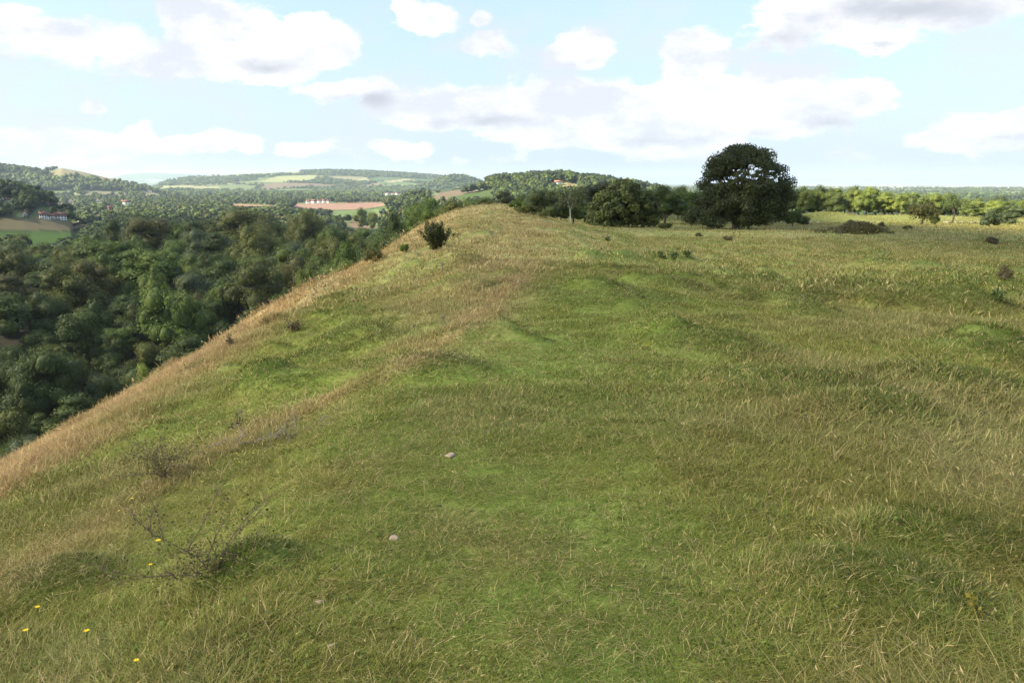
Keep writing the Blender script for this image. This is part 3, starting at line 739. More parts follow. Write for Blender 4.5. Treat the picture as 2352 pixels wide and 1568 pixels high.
# birch with a pale stem
def dome(name, X, Y, wpx, hpx, col, label, lean, n, nl, seed, trunk_r, low, pockets=(), fy=.85, ls=.26, group=None):
    p = ground_at(X, Y); r = math.hypot(p[0], p[1]); s = r / FPX; Ht = hpx * s; Wd = wpx * s; g = np.random.default_rng(seed)
    root = bpy.data.objects.new(name, None); COL.objects.link(root); root.location = (p[0], p[1], p[2] - .1); root.rotation_euler = (0, 0, -math.atan2(p[0], p[1])); tag(root, label, 'tree', group)
    hs, wl, wr = [np.array(q) for q in lean]; C, R = [], []
    while len(C) < nl:
        hz = g.uniform(low, .95); a = g.uniform(0, 2 * math.pi); q = math.sqrt(g.uniform(.3, 1)) if len(C) > nl * .15 else g.uniform(0, .6)
        w = (np.interp(hz, hs, wl) if math.cos(a) < 0 else np.interp(hz, hs, wr)) * Wd; rr = g.uniform(.045, .085) * Wd; w = max(w - rr * .8, .1)
        c = np.array([math.cos(a) * w * q, math.sin(a) * w * q * fy, hz * Ht]); c[2] = min(c[2], Ht - rr * .8)
        C.append(c); R.append(rr)
    C = np.array(C); R = np.array(R); k = g.choice(nl, n, p=R ** 2 / np.sum(R ** 2)); u = g.normal(0, 1, (n, 3)); u /= np.linalg.norm(u, axis=1)[:, None]
    P = C[k] + u * (R[k] * g.uniform(.45, 1.12, n))[:, None] * np.array([1, 1, .78]); nn = u + g.normal(0, .6, u.shape); nn /= np.linalg.norm(nn, axis=1)[:, None]
    m = P[:, 2] > .35
    for px, pw, pz, ph in pockets: m &= ~((((P[:, 0] / Wd - px) / pw) ** 2 + ((P[:, 2] / Ht - pz) / ph) ** 2 < 1) & (g.uniform(0, 1, n) < .93))
    V, F = leaf_cards(P[m], nn[m], ls, g); rnd = np.clip(g.uniform(.25, .75, nl)[k[m]] + g.normal(0, .15, m.sum()), 0, 1)
    c = link('crown', mesh_from('crown', V, F, M_LEAF, {'rnd': ('FACE', 'FLOAT', rnd)}), root); c.color = (*col, 1)
    paths = [[((0, 0, -.4), trunk_r * 1.5), ((0, 0, .5), trunk_r * 1.1), ((.05, 0, Ht * .12), trunk_r), ((.1, 0, Ht * .2), trunk_r * .9)]]
    for i in range(18): paths.append(limb((.08, 0, g.uniform(.12, .22) * Ht), C[g.integers(nl)], trunk_r * .4, .03, g, 6))
    for px, pw, pz, ph in pockets:
        for i in range(2): x1 = px + g.uniform(-1, 1) * pw; paths.append(limb((x1 * .4 * Wd, g.normal(0, .5), Ht * .4), (x1 * Wd, g.normal(0, 1), Ht * (pz + ph)), .06, .015, g, 6, .12))
    V, F = tubes(paths); link('trunk', mesh_from('trunk', V, F, M_BARK, smooth=True), root)
def birch():
    x, y, z, h = by_top(1312, 424, 112); g = np.random.default_rng(4)
    root = bpy.data.objects.new('birch_tree', None); COL.objects.link(root); root.location = (x, y, z - .1)
    tag(root, 'thin airy birch with a forked white stem in front of dark trees', 'tree', GB)
    paths = [[((0, 0, -.3), .10), ((-.05, 0, 1.2), .075), ((-.1, 0, 2.2), .06)], limb((-.1, 0, 2.2), (-1.0, 0, h * .85), .05, .02, g), limb((-.1, 0, 2.0), (.5, .2, h * .8), .045, .02, g), limb((-.5, 0, 3.0), (-.1, -.3, h * .9), .04, .015, g)]
    V, F = tubes(paths); link('trunk', mesh_from('trunk', V, F, M_PALEBARK, smooth=True), root)
    rs = make_crown(99, 4.4, h, 1.6, 16, 1300, .2, core=0); cm, _ = crown_mesh('crown', rs); c = link('crown', cm, root); c.color = (.075, .085, .04, 1)
birch()
dome('oak_tree', 1690, 527, 258, 186, (.062, .076, .030), 'great dark dome-shaped oak alone on the hilltop, sky showing through its crown',
     ([.04, .10, .18, .30, .42, .55, .66, .76, .86, .94, 1.0], [.30, .44, .48, .46, .40, .34, .33, .28, .22, .12, .02], [.24, .36, .44, .50, .52, .50, .45, .39, .30, .17, .02]), 78000, 260, 12, .40, .10,
     tuple((px, .024 + .018 * ((i * 7) % 5) / 5, pz, .016 + .014 * ((i * 3) % 4) / 4) for i, (px, pz) in enumerate([(.05, .70), (.11, .67), (.16, .71), (.08, .62), (.14, .60), (.02, .64), (.19, .64), (-.05, .61), (-.11, .57), (.25, .62), (.31, .58), (.27, .68), (-.02, .70), (.10, .74), (-.19, .56), (.0, .55)])), ls=.20)
dome('broadleaf_tree', 1425, 522, 192, 108, (.090, .112, .036), 'low wide olive-brown tree with crown almost touching the grass, left of the oak',
     ([.04, .14, .3, .45, .6, .75, .88, 1.0], [.34, .46, .48, .42, .34, .25, .14, .02], [.40, .50, .54, .52, .45, .36, .22, .03]), 44000, 230, 15, .35, .07, fy=.9, group=GB)
# hilltop shrubs and small trees: X, Ybase, height px, width px, colour, label, cat
SH = [
 (2115, 517, 44, 72, 'bronze', 'round bronze-brown hawthorn on a short stem beyond the bramble mound', 'bush', 5.0),
 (2147, 516, 26, 26, 'olive', 'small dark olive bush touching the right side of the bronze hawthorn', 'bush', 0),
 (2187, 512, 62, 56, 'sunlit green', 'slender sunlit small tree with a visible stem, right of the bronze hawthorn', 'tree', 6.0),
 (2272, 521, 36, 46, 'grey green', 'dark grey-green bush with a jagged top near the right edge of the field', 'bush', 0),
 (2318, 517, 26, 40, 'grey green', 'smaller dark bush farther right of the jagged grey-green bush', 'bush', 0),
 (1846, 517, 22, 40, 'olive', 'low rounded olive bush at the left foot of the sunlit mound', 'bush', 0),
 (1820, 521, 40, 42, 'dark green', 'dark sapling bush touching the right side of the great oak', 'bush', 0),
 (1955, 520, 16, 20, 'brown', 'tiny dark brown bush behind the bramble mound', 'bush', 0),
 (2025, 524, 14, 18, 'brown', 'small round dark bush right of the bramble mound', 'bush', 0),
 (2085, 527, 10, 26, 'olive', 'flat little bush in the field in front of the bronze hawthorn', 'bush', 0),
 (1528, 527, 18, 34, 'olive', 'small olive bush under the right side of the low wide olive tree', 'bush', 0),
 (1640, 526, 12, 40, 'olive', 'low bush at the left foot of the great oak', 'bush', 0),
 (1606, 542, 9, 20, 'brown', 'dark little heather bush in the field, left of two before the oak', 'bush', 0),
 (1671, 554, 13, 26, 'brown', 'dark little heather bush in the field, nearer of two before the oak', 'bush', 0),
 (1288, 508, 40, 50, 'dark green', 'dark upright bush on the slope below the birch', 'bush', 0),
 (1215, 495, 28, 58, 'olive', 'dark olive scrub on the right shoulder of the far crest', 'bush', 0),
 (1190, 487, 28, 44, 'mid green', 'green scrub just over the far crest peak', 'bush', 0),
 (1248, 502, 16, 34, 'olive', 'low scrub at the lower end of the crest shoulder', 'bush', 0),
 (1003, 575, 68, 84, (.080, .092, .034), 'dark spiky hawthorn bush alone on the left flank', 'bush', 0),
 (1046, 545, 14, 18, 'olive', 'tiny bush just right of the spiky hawthorn on the flank', 'bush', 0),
 (928, 578, 22, 22, 'mid green', 'small upright green bush left of the spiky hawthorn', 'bush', 0),
 (857, 604, 38, 42, 'bronze', 'reddish brown twiggy bush at the orange edge of the flank', 'bush', 0),
 (2305, 640, 30, 40, 'brown', 'faded brown dock-like bush among grass at the right edge', 'bush', 0),
 (2278, 560, 16, 32, 'brown', 'small brown weedy clump in the field near the right edge', 'bush', 0),
]
def bushy(X, Yb, hp, wp, col, label, cat, trunk_px):
    p = ground_at(X, Yb)
    r = math.hypot(p[0], p[1]); h = hp * r / FPX; w = wp * r / FPX
    if trunk_px:
        h0 = h; root = bpy.data.objects.new('hawthorn_tree' if cat == 'bush' else 'small_tree', None); COL.objects.link(root); root.location = (p[0], p[1], p[2] - .1)
        tag(root, label, 'tree', None)
        rs = make_crown(int(X), w, h, h * (.14 if cat == 'bush' else .28), 34, 4200 if cat == 'bush' else 1900, .2, core=0, lr=(.12, .2)); cm, C = crown_mesh('crown', rs)
        c = link('crown', cm, root); c.color = (*COLS[col], 1)
        link('trunk', make_trunk(3, C, h * .3, h, .14, .6, 10), root)
    else:
        place('bush' if h < 3.2 else 'scrub', p[0], p[1], p[2] + .1, h * 1.03, w, col, label, 'bush', None, 'hawthorn_bush' if h > 1 else 'small_bush')
for s in SH[:18] + SH[19:]: bushy(*s)
def hawthorn():
    X, Yb, hp, wp, col, label, _, _ = SH[18]
    p = ground_at(X, Yb); r = math.hypot(p[0], p[1]); s = r / FPX; h = hp * s; w = wp * s; g = np.random.default_rng(31)
    root = bpy.data.objects.new('hawthorn_bush', None); COL.objects.link(root); root.location = p; tag(root, label, 'bush')
    paths, P = [], []
    for i in range(46):
        a = g.uniform(0, 6.28); tilt = g.uniform(.1, 1.25); ln = g.uniform(.6, 1.05)
        tip = np.array([math.cos(a) * math.sin(tilt) * w * .55, math.sin(a) * math.sin(tilt) * w * .5, math.cos(tilt * .75) * h]) * ln
        tip[0] -= .04 * w
        pa = limb((g.normal(0, .05), g.normal(0, .05), -.05), tip, .018, .005, g, 6, .12); paths.append(pa)
        pts = np.array([q[0] for q in pa])
        for t in g.uniform(.25, 1.0, 190):
            k = min(int(t * 6), 5); f = t * 6 - k; P.append(pts[k] * (1 - f) + pts[k + 1] * f + g.normal(0, .035 + .045 * (1 - t), 3))
    P = np.array(P); V, F = leaf_cards(P, (lambda q: q / np.linalg.norm(q, axis=1)[:, None])(g.normal(0, 1, P.shape) + [0, 0, .3]), .062, g)
    c = link('crown', mesh_from('crown', V, F, M_LEAF, {'rnd': ('FACE', 'FLOAT', g.uniform(0, 1, len(F)))}), root); c.color = (*col, 1)
    V, F = tubes(paths, 4); link('stem', mesh_from('stem', V, F, M_TWIG), root)
hawthorn()
def bramble():
    p = ground_at(1965, 538); r = math.hypot(p[0], p[1]); s = r / FPX; g = np.random.default_rng(8)
    root = bpy.data.objects.new('bramble_mound', None); COL.objects.link(root); root.location = (p[0], p[1], p[2] - .05)
    tag(root, 'rusty brown and green bramble mound sprawling on the field right of the great oak', 'bush')
    n = 9000; P = []
    for (cx, w, hh, k) in [(5, 60, 27, .5), (48, 40, 17, .12), (-38, 45, 15, .2), (-75, 28, 10, .12), (62, 16, 9, .06)]:
        m = int(n * k); u = g.normal(0, 1, (m, 3)); u /= np.linalg.norm(u, axis=1)[:, None]; u[:, 2] = np.abs(u[:, 2])
        P.append(np.stack([cx * s + u[:, 0] * w * s * .75, u[:, 1] * w * s * .8, u[:, 2] * hh * s], 1) * g.uniform(.9, 1.04, (m, 1)) + g.normal(0, .05, (m, 3)))
    P = np.concatenate(P); V, F = leaf_cards(P, (lambda q: q / np.linalg.norm(q, axis=1)[:, None])(g.normal(0, .6, P.shape) + [0, -.1, .8]), .13, g)
    vv, ff = [V], [F]; o = len(V); cores = []
    for (cx, w, hh) in [(5, 60, 27), (48, 40, 17), (-38, 45, 15), (-75, 28, 10)]:
        cores.append(np.array([cx * s, 0, 0]) + ICO_V * [w * s * .68, w * s * .72, hh * s * .92])
    cv = np.concatenate(cores); cf = np.concatenate([ICO_F + i * len(ICO_V) for i in range(4)]) + o
    c = link('foliage', mesh_from('foliage', np.concatenate([V, cv]), [F, cf], M_LEAF, {'rnd': ('FACE', 'FLOAT', np.concatenate([g.uniform(0, 1, len(F)), np.full(len(cf), .3)]))}), root); c.color = (.115, .108, .045, 1)
bramble()

# ---- sunlit wood behind the mound
WR = 'sunlit trees of the wood beyond the mound'
tops = lambda X: np.interp(X, [1800, 1850, 1900, 1965, 2000, 2060, 2140, 2200, 2250, 2300, 2352, 2420], [420, 421, 424, 421, 430, 435, 434, 447, 455, 450, 460, 462])
k = 0; sun_list = []
for row, (r0, stp) in enumerate([(236, 19), (258, 21)]):
    X = 1790 + row * 13
    while X < 2420:
        sun_list.append((X + random.uniform(-5, 5), float(tops(X)) + random.uniform(-4, 7) + (6 if row == 0 else 0), r0 + random.uniform(-6, 6), random.uniform(38, 58), row)); X += stp
for row in (0, 1):
    rowl = sorted([t for t in sun_list if t[4] == row])
    for i, (X, Yt, r, w, _) in enumerate(rowl):
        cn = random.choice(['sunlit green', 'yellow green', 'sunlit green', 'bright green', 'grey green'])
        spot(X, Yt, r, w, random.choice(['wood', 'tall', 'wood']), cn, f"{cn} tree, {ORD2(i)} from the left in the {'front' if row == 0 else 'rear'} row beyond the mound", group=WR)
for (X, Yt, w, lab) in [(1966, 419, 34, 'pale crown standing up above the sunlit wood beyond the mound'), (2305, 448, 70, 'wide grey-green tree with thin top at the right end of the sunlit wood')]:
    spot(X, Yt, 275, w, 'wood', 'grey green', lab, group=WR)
# ---- feature crowns of the valley wood
VW = 'trees of the wood filling the valley on the left'
FT = [
 (345, 483, 330, 130, 'wood', 'bronze', 'big domed bronze tree standing above the upper valley wood on the left'),
 (250, 502, 350, 80, 'wood', 'dark green', 'dark tree just left of the big domed bronze tree'),
 (470, 484, 350, 110, 'wood', 'dark green', 'dark wide crown right of the big domed bronze tree'),
 (555, 474, 340, 170, 'broad', 'olive', 'broad dark olive crown at the top centre of the valley wood'),
 (620, 496, 345, 70, 'wood', 'dark green', 'dark crown on the right shoulder of the broad olive crown'),
 (692, 487, 320, 120, 'broad', 'olive', 'domed olive-brown tree at the top of the wood below the red field'),
 (760, 515, 300, 95, 'wood', 'mid green', 'green tree right of and below the domed olive-brown tree'),
 (725, 560, 250, 70, 'tall', 'mid green', 'tall green crown in the gully below the domed olive-brown tree'),
 (395, 645, 210, 165, 'broad', 'mid green', 'wide smooth domed crown in the middle of the valley wood'),
 (350, 600, 235, 58, 'tall', 'bright green', 'light green pointed tree alone in the dark hollow of the wood'),
 (170, 680, 205, 95, 'tall', 'dark green', 'dark pointed tree in the hollow at the left of the wood'),
 (790, 556, 150, 90, 'scrub', 'mid green', 'green tree leaning over the orange grass edge halfway up the flank'),
 (695, 588, 165, 60, 'wood', 'bright green', 'rounded light green tree near the grass edge'),
 (650, 635, 140, 80, 'wood', 'mid green', 'rounded green tree above the orange grass edge, mid flank'),
 (330, 822, 62, 78, 'scrub', 'yellow green', 'bright yellow-green young tree poking over the orange grass edge'),
 (905, 480, 170, 90, 'wood', 'dark green', 'dark tree right of the brown field gap'),
 (960, 470, 190, 90, 'wood', 'dark green', 'dark tree in the row climbing to the crest, above the flank'),
 (1010, 466, 200, 90, 'wood', 'dark green', 'dark rounded tree behind the spiky hawthorn'),
 (1065, 452, 215, 90, 'wood', 'mid green', 'green tree behind the far crest, left of the peak'),
 (1120, 446, 200, 80, 'wood', 'dark green', 'dark tree directly behind the far crest peak'),
 (1165, 436, 190, 80, 'wood', 'blackish green', 'blackish tree just right of the far crest peak'),
 (1205, 445, 160, 70, 'wood', 'dark green', 'dark tree between the crest peak and the hilltop tree row'),
 (878, 505, 200, 50, 'tall', 'dark green', 'narrow dark tree at the right edge of the brown field'),
 (835, 530, 180, 70, 'wood', 'dark green', 'dark tree below the brown field near the flank'),
 (905, 515, 140, 80, 'wood', 'dark green', 'dark low tree hugging the upper orange grass edge'),
 (830, 475, 760, 36, 'wood', 'yellow green', 'pale yellow sunlit tree standing by the green field'),
 (855, 480, 740, 26, 'wood', 'yellow green', 'small pale sunlit tree right of the pale yellow one'),
 (1213, 436, 420, 36, 'scrub', 'yellow green', 'bright sunlit clump among dark trees left of the hilltop row'),
 (50, 535, 400, 80, 'wood', 'olive', 'olive tree at the far left before the green field'),
 (20, 548, 380, 80, 'wood', 'mid green', 'green tree at the left edge below the green field'),
 (130, 553, 470, 26, 'scrub', 'dark green', 'small dark tree standing in the green field'),
 (112, 560, 460, 18, 'scrub', 'mid green', 'small pale bush in the green field left of the dark tree'),
]
placed = []
for t in FT:
    o = spot(*t[:6], t[6], group=VW); placed.append((o.location.x, o.location.y, t[3] * t[2] / FPX * .42))
    if o.scale.z * 12 > 30 or o.scale.z * 12 < 2.5: report(t[6], 'height', round(o.scale.z * 12, 1))
# ---- the rest of the valley wood, filled in
cand = []
g = np.random.default_rng(77)
for _ in range(60000):
    a = math.radians(g.uniform(-37.5, 1.5)); r = math.sqrt(g.uniform(50 ** 2, 375 ** 2)); x, y = r * math.sin(a), r * math.cos(a)
    s = float(axis(y)) - x
    near = sstep(230, 90, r)
    if y < 100 and s < 31: continue
    if y >= 100 and s < 8: continue
    if r < 300 and s > 0 : pass
    size = 12.5 - 6.3 * near
    size *= g.uniform(.62, 1.45 - .4 * near)
    if any((x - px) ** 2 + (y - py) ** 2 < ((size * .40 + pw) ** 2) for px, py, pw in placed): continue
    placed.append((x, y, size * .40)); cand.append((x, y, size, r))
rows = {}
nplaced = 0
for (x, y, size, r) in cand:
    z = float(H(x, y)); small = r < 135
    h = size * (random.uniform(.8, 1.05) if small else random.uniform(1.0, 1.35)); w = size * 1.12
    X, Yt = to_pix(x, y, z + h)
    if X < -120: continue
    for tries in range(4):
        if not blocked(x, y, z, h, w, r): break
        h *= .8; w *= .9
    else: continue
    if h < 3: continue
    # skip what the hill itself hides
    sil = np.interp(X, [-300, 0, 240, 500, 700, 850, 980, 1060, 1130, 1180, 1300], [1200, 1060, 930, 780, 660, 565, 505, 487, 475, 482, 520])
    if Yt > sil + 6: continue
    col = random.choices(['dark green', 'mid green', 'olive', 'bright green', 'grey green', 'bronze'], [1.5, 6, 2, 2.6, 1.5, .2] if (r < 150 and y < 100) else [8, 1.5, 1, .2, .6, .1] if 150 < r < 235 else [5, 5, 2.4, .8, 1, .5])[0]  # mid-range crowns lean dark: the hollow's shade is put into their colour
    zone = ('far left' if X < 180 else 'left' if X < 400 else 'middle' if X < 650 else 'right') + ' of the ' + ('upper' if r > 260 else 'central' if r > 170 else 'lower' if r > 105 else 'lowest')
    rows.setdefault((zone, col), []).append((float(X), x, y, z, h, w, r))
    nplaced += 1
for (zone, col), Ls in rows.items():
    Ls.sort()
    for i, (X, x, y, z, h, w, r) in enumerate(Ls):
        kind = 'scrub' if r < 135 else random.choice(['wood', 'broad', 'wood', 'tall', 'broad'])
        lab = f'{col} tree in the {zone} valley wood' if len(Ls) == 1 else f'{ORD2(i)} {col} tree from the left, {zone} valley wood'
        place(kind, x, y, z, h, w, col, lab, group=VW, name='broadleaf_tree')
report('wood trees', nplaced)

# ------------------------------------------------------------------ far trees: one mass
def far_trees():
    gg = np.random.default_rng(5); vars_ = []
    for s in range(6):
        V, F, rnd, C = make_crown(400 + s, 1.0, 1.0, .06, 9, 130, .17, core=.8, lr=(.18, .32), squash=.9)
        Vq, Fq = V, F[0]; Ft = F[1]
        Fq2 = np.concatenate([Fq[:, [0, 1, 2]], Fq[:, [0, 2, 3]]]); r2 = np.concatenate([rnd[:len(Fq)]] * 2 + [rnd[len(Fq):]])
        vars_.append((V, np.concatenate([Fq2, Ft]), r2))
    n = 230000
    a = np.radians(gg.uniform(-37, 37, n)); r = 370 * np.exp(gg.uniform(0, 1, n) ** .85 * math.log(6200 / 370)); x, y = r * np.sin(a), r * np.cos(a)
    z = H(x, y); col, wood, hedge, fld, X, Y = land(x, y, z)
    # right of the hilltop only the low plain is seen
    dens = wood * np.where(r < 1500, .55, .75) + hedge * .55 + .035 * (r < 1800)
    vill = inpoly(X, Y, [(-80, 436), (120, 440), (340, 452), (420, 462), (420, 500), (190, 512), (60, 498), (-80, 503)]) & (r > 500)
    dens = np.maximum(dens, vill * .30)
    mid = inpoly(X, Y, [(200, 462), (560, 452), (1000, 450), (1000, 472), (900, 478), (760, 482), (740, 500), (200, 505)]) & (r > 450)
    dens = np.maximum(dens, mid * .19)
    dens = np.where(fld, 0, dens); dens = np.where((r < 600) & (z < -999), 0, dens)
    dens = np.where((valley(x, y) < z - 6) & (r < 600), 0, dens)      # not on the hilltop itself
    k = gg.uniform(0, 1, n) < dens
    x, y, z, r, X, Y, wood = x[k], y[k], z[k], r[k], X[k], Y[k], wood[k]
    h = gg.uniform(5, 12, len(x)) * np.where(r > 2200, 1.25, 1); h = np.where(wood > .5, h + 2, h); w = h * gg.uniform(.85, 1.4, len(x))
    h = np.where(r > 2500, h * .72, h)
    ok = np.ones(len(x), bool)
    Xt, Yt = to_pix(x, y, z + h); hw = w * .5 / r * FPX
    for (a0, b0, c0, d0, rk) in KEEP:
        p = ground_at((a0 + c0) / 2, d0, r0=150)
        g0 = math.hypot(p[0], p[1]) if p else rk
        ok &= ~((r < g0 * 1.02) & (Xt + hw > a0) & (Xt - hw < c0) & (Yt < d0 - 1.5) & (Y > b0))
    x, y, z, r, h, w = x[ok], y[ok], z[ok], r[ok], h[ok], w[ok]
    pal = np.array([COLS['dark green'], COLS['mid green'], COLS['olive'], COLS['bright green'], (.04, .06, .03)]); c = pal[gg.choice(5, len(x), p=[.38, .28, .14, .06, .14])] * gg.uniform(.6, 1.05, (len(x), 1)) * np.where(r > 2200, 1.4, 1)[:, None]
    rot = np.stack([np.zeros(len(x)), np.zeros(len(x)), gg.uniform(0, 6.28, len(x))], 1)
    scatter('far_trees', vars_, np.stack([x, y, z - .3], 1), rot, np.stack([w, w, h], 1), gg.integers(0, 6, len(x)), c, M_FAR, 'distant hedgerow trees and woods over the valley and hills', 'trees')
    report('far trees', len(x))
far_trees()
# ------------------------------------------------------------------ houses
def boxes(bs):
    Vs, Fs, o = [], [], 0
    for (x0, x1, y0, y1, z0, z1) in bs:
        Vs += [(x0, y0, z0), (x1, y0, z0), (x1, y1, z0), (x0, y1, z0), (x0, y0, z1), (x1, y0, z1), (x1, y1, z1), (x0, y1, z1)]
        Fs += [[o + a for a in f] for f in ((0, 3, 2, 1), (4, 5, 6, 7), (0, 1, 5, 4), (1, 2, 6, 5), (2, 3, 7, 6), (3, 0, 4, 7))]; o += 8
    return np.array(Vs, float), np.array(Fs)
def house(X0, X1, Yb, Ytop, label, wall=M_WHITE, roof=M_TILE, gable=False, group=None, name='house', nwin=3, chim=1, storeys=2, p=None, depth=6.5):
    Xc = (X0 + X1) / 2
    p = p or ground_at(Xc, Yb, r0=200)
    if p is None: report('no ground for', label); return
    r = math.hypot(p[0], p[1]); s = r / FPX
    w = (X1 - X0) * s; h = (Yb - Ytop) * s; d = depth * max(1, w / 14)
    root = bpy.data.objects.new(name, None); COL.objects.link(root); root.location = (p[0], p[1], p[2] - .3)
    root.rotation_euler = (0, 0, -math.atan2(p[0], p[1]) + random.uniform(-.25, .25))
    tag(root, label, 'house' if name == 'house' else name.replace('_', ' '), group)
    he = h * (.60 if not gable else .58) + .3; ht = h + .3; a = w / 2
    if gable:      # gable end towards the viewer
        V = [(-a, 0, 0), (a, 0, 0), (a, 0, he), (0, 0, ht), (-a, 0, he), (-a, d, 0), (a, d, 0), (a, d, he), (0, d, ht), (-a, d, he)]
        F4 = [[0, 5, 6, 1], [1, 6, 7, 2], [0, 4, 9, 5]]; F5 = [[0, 1, 2, 3, 4], [5, 9, 8, 7, 6]]
        link('wall', mesh_from('wall', np.array(V), [np.array(F4), np.array(F5)], wall), root)
        t = .22; o = .35
        Vr = []; 
        for (sx) in (-1, 1):
            for yy in (-o, d + o): Vr += [(sx * (a + o), yy, he - o * (ht - he) / a + .03), (0, yy, ht + .03), (0, yy, ht + t), (sx * (a + o), yy, he - o * (ht - he) / a + t)]
        Fr = []
        for b in (0, 8): Fr += [[b, b + 1, b + 2, b + 3], [b + 7, b + 6, b + 5, b + 4], [b + 3, b + 2, b + 6, b + 7], [b, b + 4, b + 5, b + 1], [b, b + 3, b + 7, b + 4]]
        link('roof', mesh_from('roof', np.array(Vr), np.array(Fr), roof), root)
    else:
        V = [(-a, 0, 0), (a, 0, 0), (a, d, 0), (-a, d, 0), (-a, 0, he), (a, 0, he), (a, d, he), (-a, d, he), (-a, d / 2, ht), (a, d / 2, ht)]
        F4 = [[0, 1, 5, 4], [2, 3, 7, 6]]; F5 = [[1, 2, 6, 9, 5], [3, 0, 4, 8, 7]]
        link('wall', mesh_from('wall', np.array(V), [np.array(F4), np.array(F5)], wall), root)
        o = .35; k = o * (ht - he) / (d / 2)
        Vr = [(-a - o, -o, he - k + .03), (a + o, -o, he - k + .03), (a + o, d / 2, ht + .25), (-a - o, d / 2, ht + .25), (a + o, d + o, he - k + .03), (-a - o, d + o, he - k + .03), (a + o, d / 2, ht + .02), (-a - o, d / 2, ht + .02)]
        Fr = [[0, 1, 2, 3], [3, 2, 4, 5], [0, 7, 6, 1], [7, 5, 4, 6]]; F3 = [[1, 6, 2], [2, 6, 4], [0, 3, 7], [3, 5, 7]]
        link('roof', mesh_from('roof', np.array(Vr), [np.array(Fr), np.array(F3)], roof), root)
    for i in range(chim):
        cx = (-a * .8 if i == 0 else a * .8) if not gable else 0
        cy = d / 2 if not gable else d * .7
        V, F = boxes([(cx - .45, cx + .45, cy - .4, cy + .4, ht - .9, ht + 1.1)]); link('chimney', mesh_from('chimney', V, F, M_BRICK), root)
    for st in range(storeys):
        for i in range(nwin):
            wx = (-a + w * (i + .5) / nwin); z0 = he * (.16 + .48 * st) if storeys > 1 else he * .35; ww = min(.55, w / nwin * .3)
            V, F = boxes([(wx - ww, wx + ww, -.03, .1, z0, z0 + min(1.2, he * .25))]); link('window', mesh_from('window', V, F, M_GLASS), root)
    return root
VG = 'houses of the village on the left'; FG = 'far buildings in the valley'
house(93, 106, 503, 489, 'white house with a red roof, left end of the village row above the stubble field', group=VG)
house(101, 115, 504, 492, 'white cottage with a low red roof, joined to the right side of the leftmost', group=VG, depth=5)
house(117, 126, 502, 494, 'small white house between the two larger white houses', group=VG, nwin=2, storeys=1)
house(129, 151, 505, 491, 'large cream house with a brown roof, right of the small white house', group=VG, nwin=4, chim=2)
house(213, 232, 507, 496, 'white house with brown roof at the wood edge, rightmost of the lower village', group=VG)
house(53, 61, 499, 488, 'white gabled house half hidden by a tree left of the white pair', group=VG, gable=True, nwin=1)
house(0, 8, 461, 453, 'white house at the left edge high in the village', group=VG, gable=True, nwin=1)
house(16, 25, 464, 458, 'small white house among trees near the left edge', group=VG, nwin=2, storeys=1)
house(159, 168, 466, 459, 'narrow white gabled house with a tall wall in the upper village', group=VG, gable=True, nwin=1)
house(103, 113, 472, 466, 'small white house beside the little green paddock', group=VG, nwin=2, storeys=1)
house(130, 137, 471, 466, 'tiny pale house right of the little green paddock', group=VG, nwin=2, storeys=1)
house(222, 230, 465, 458, 'small white gabled house in trees right of the upper village', group=VG, gable=True, nwin=1)
house(282, 299, 470, 461, 'white house with a light roof in trees above the big domed bronze tree', group=VG, gable=False)
house(250, 259, 481, 474, 'red brick house in trees left of the big domed bronze tree', wall=M_BRICK, group=VG, nwin=2)
house(180, 191, 509, 505, 'long low pale shed beside the hedge above the stubble field', wall=M_WHITE, roof=M_SLATE, name='shed', chim=0, nwin=1, storeys=1)
house(157, 163, 500, 494, 'small reddish brick shed right of the large cream house', wall=M_BRICK, name='shed', chim=0, nwin=1, storeys=1)
for i, (a, b, yb, yt) in enumerate([(703, 715, 467, 460), (716, 727, 467, 459), (728, 740, 466, 460), (741, 750, 466, 458), (751, 759, 466, 460)]):
    house(a, b, yb, yt, f'{ORD[i]} pinkish white house from the left behind the red soil field', group=FG, nwin=2)
for i, (a, b, yb, yt) in enumerate([(886, 897, 448, 443), (899, 907, 448, 444), (908, 918, 448, 442)]):
    house(a, b, yb, yt, ('left', 'middle', 'right')[i] + ' building of the white farm far down the valley', group=FG, chim=0, nwin=1, storeys=1)
for i, (a, b, yb, yt, lab) in enumerate([(1026, 1034, 461, 456, 'pale far house right of the white farm row'), (953, 959, 437, 433, 'tiny white far house on the hillside right of centre'), (505, 512, 443, 438, 'tiny white far house left of the red field at the foot of the hills'),
        (470, 477, 447, 443, 'tiny far house in the valley floor left of centre'), (590, 598, 445, 440, 'tiny white far house at the foot of the central hill'), (340, 348, 441, 436, 'tiny white far house under the left hill end'), (387, 394, 460, 455, 'white far house in the trees of the mid valley')]):
    house(a, b, yb, yt, lab, group=FG, chim=0, nwin=1, storeys=1)
house(1274, 1292, 422, 415, 'white building with an orange roof high on the wooded spur', roof=M_ORTILE, chim=0, nwin=3, storeys=1)

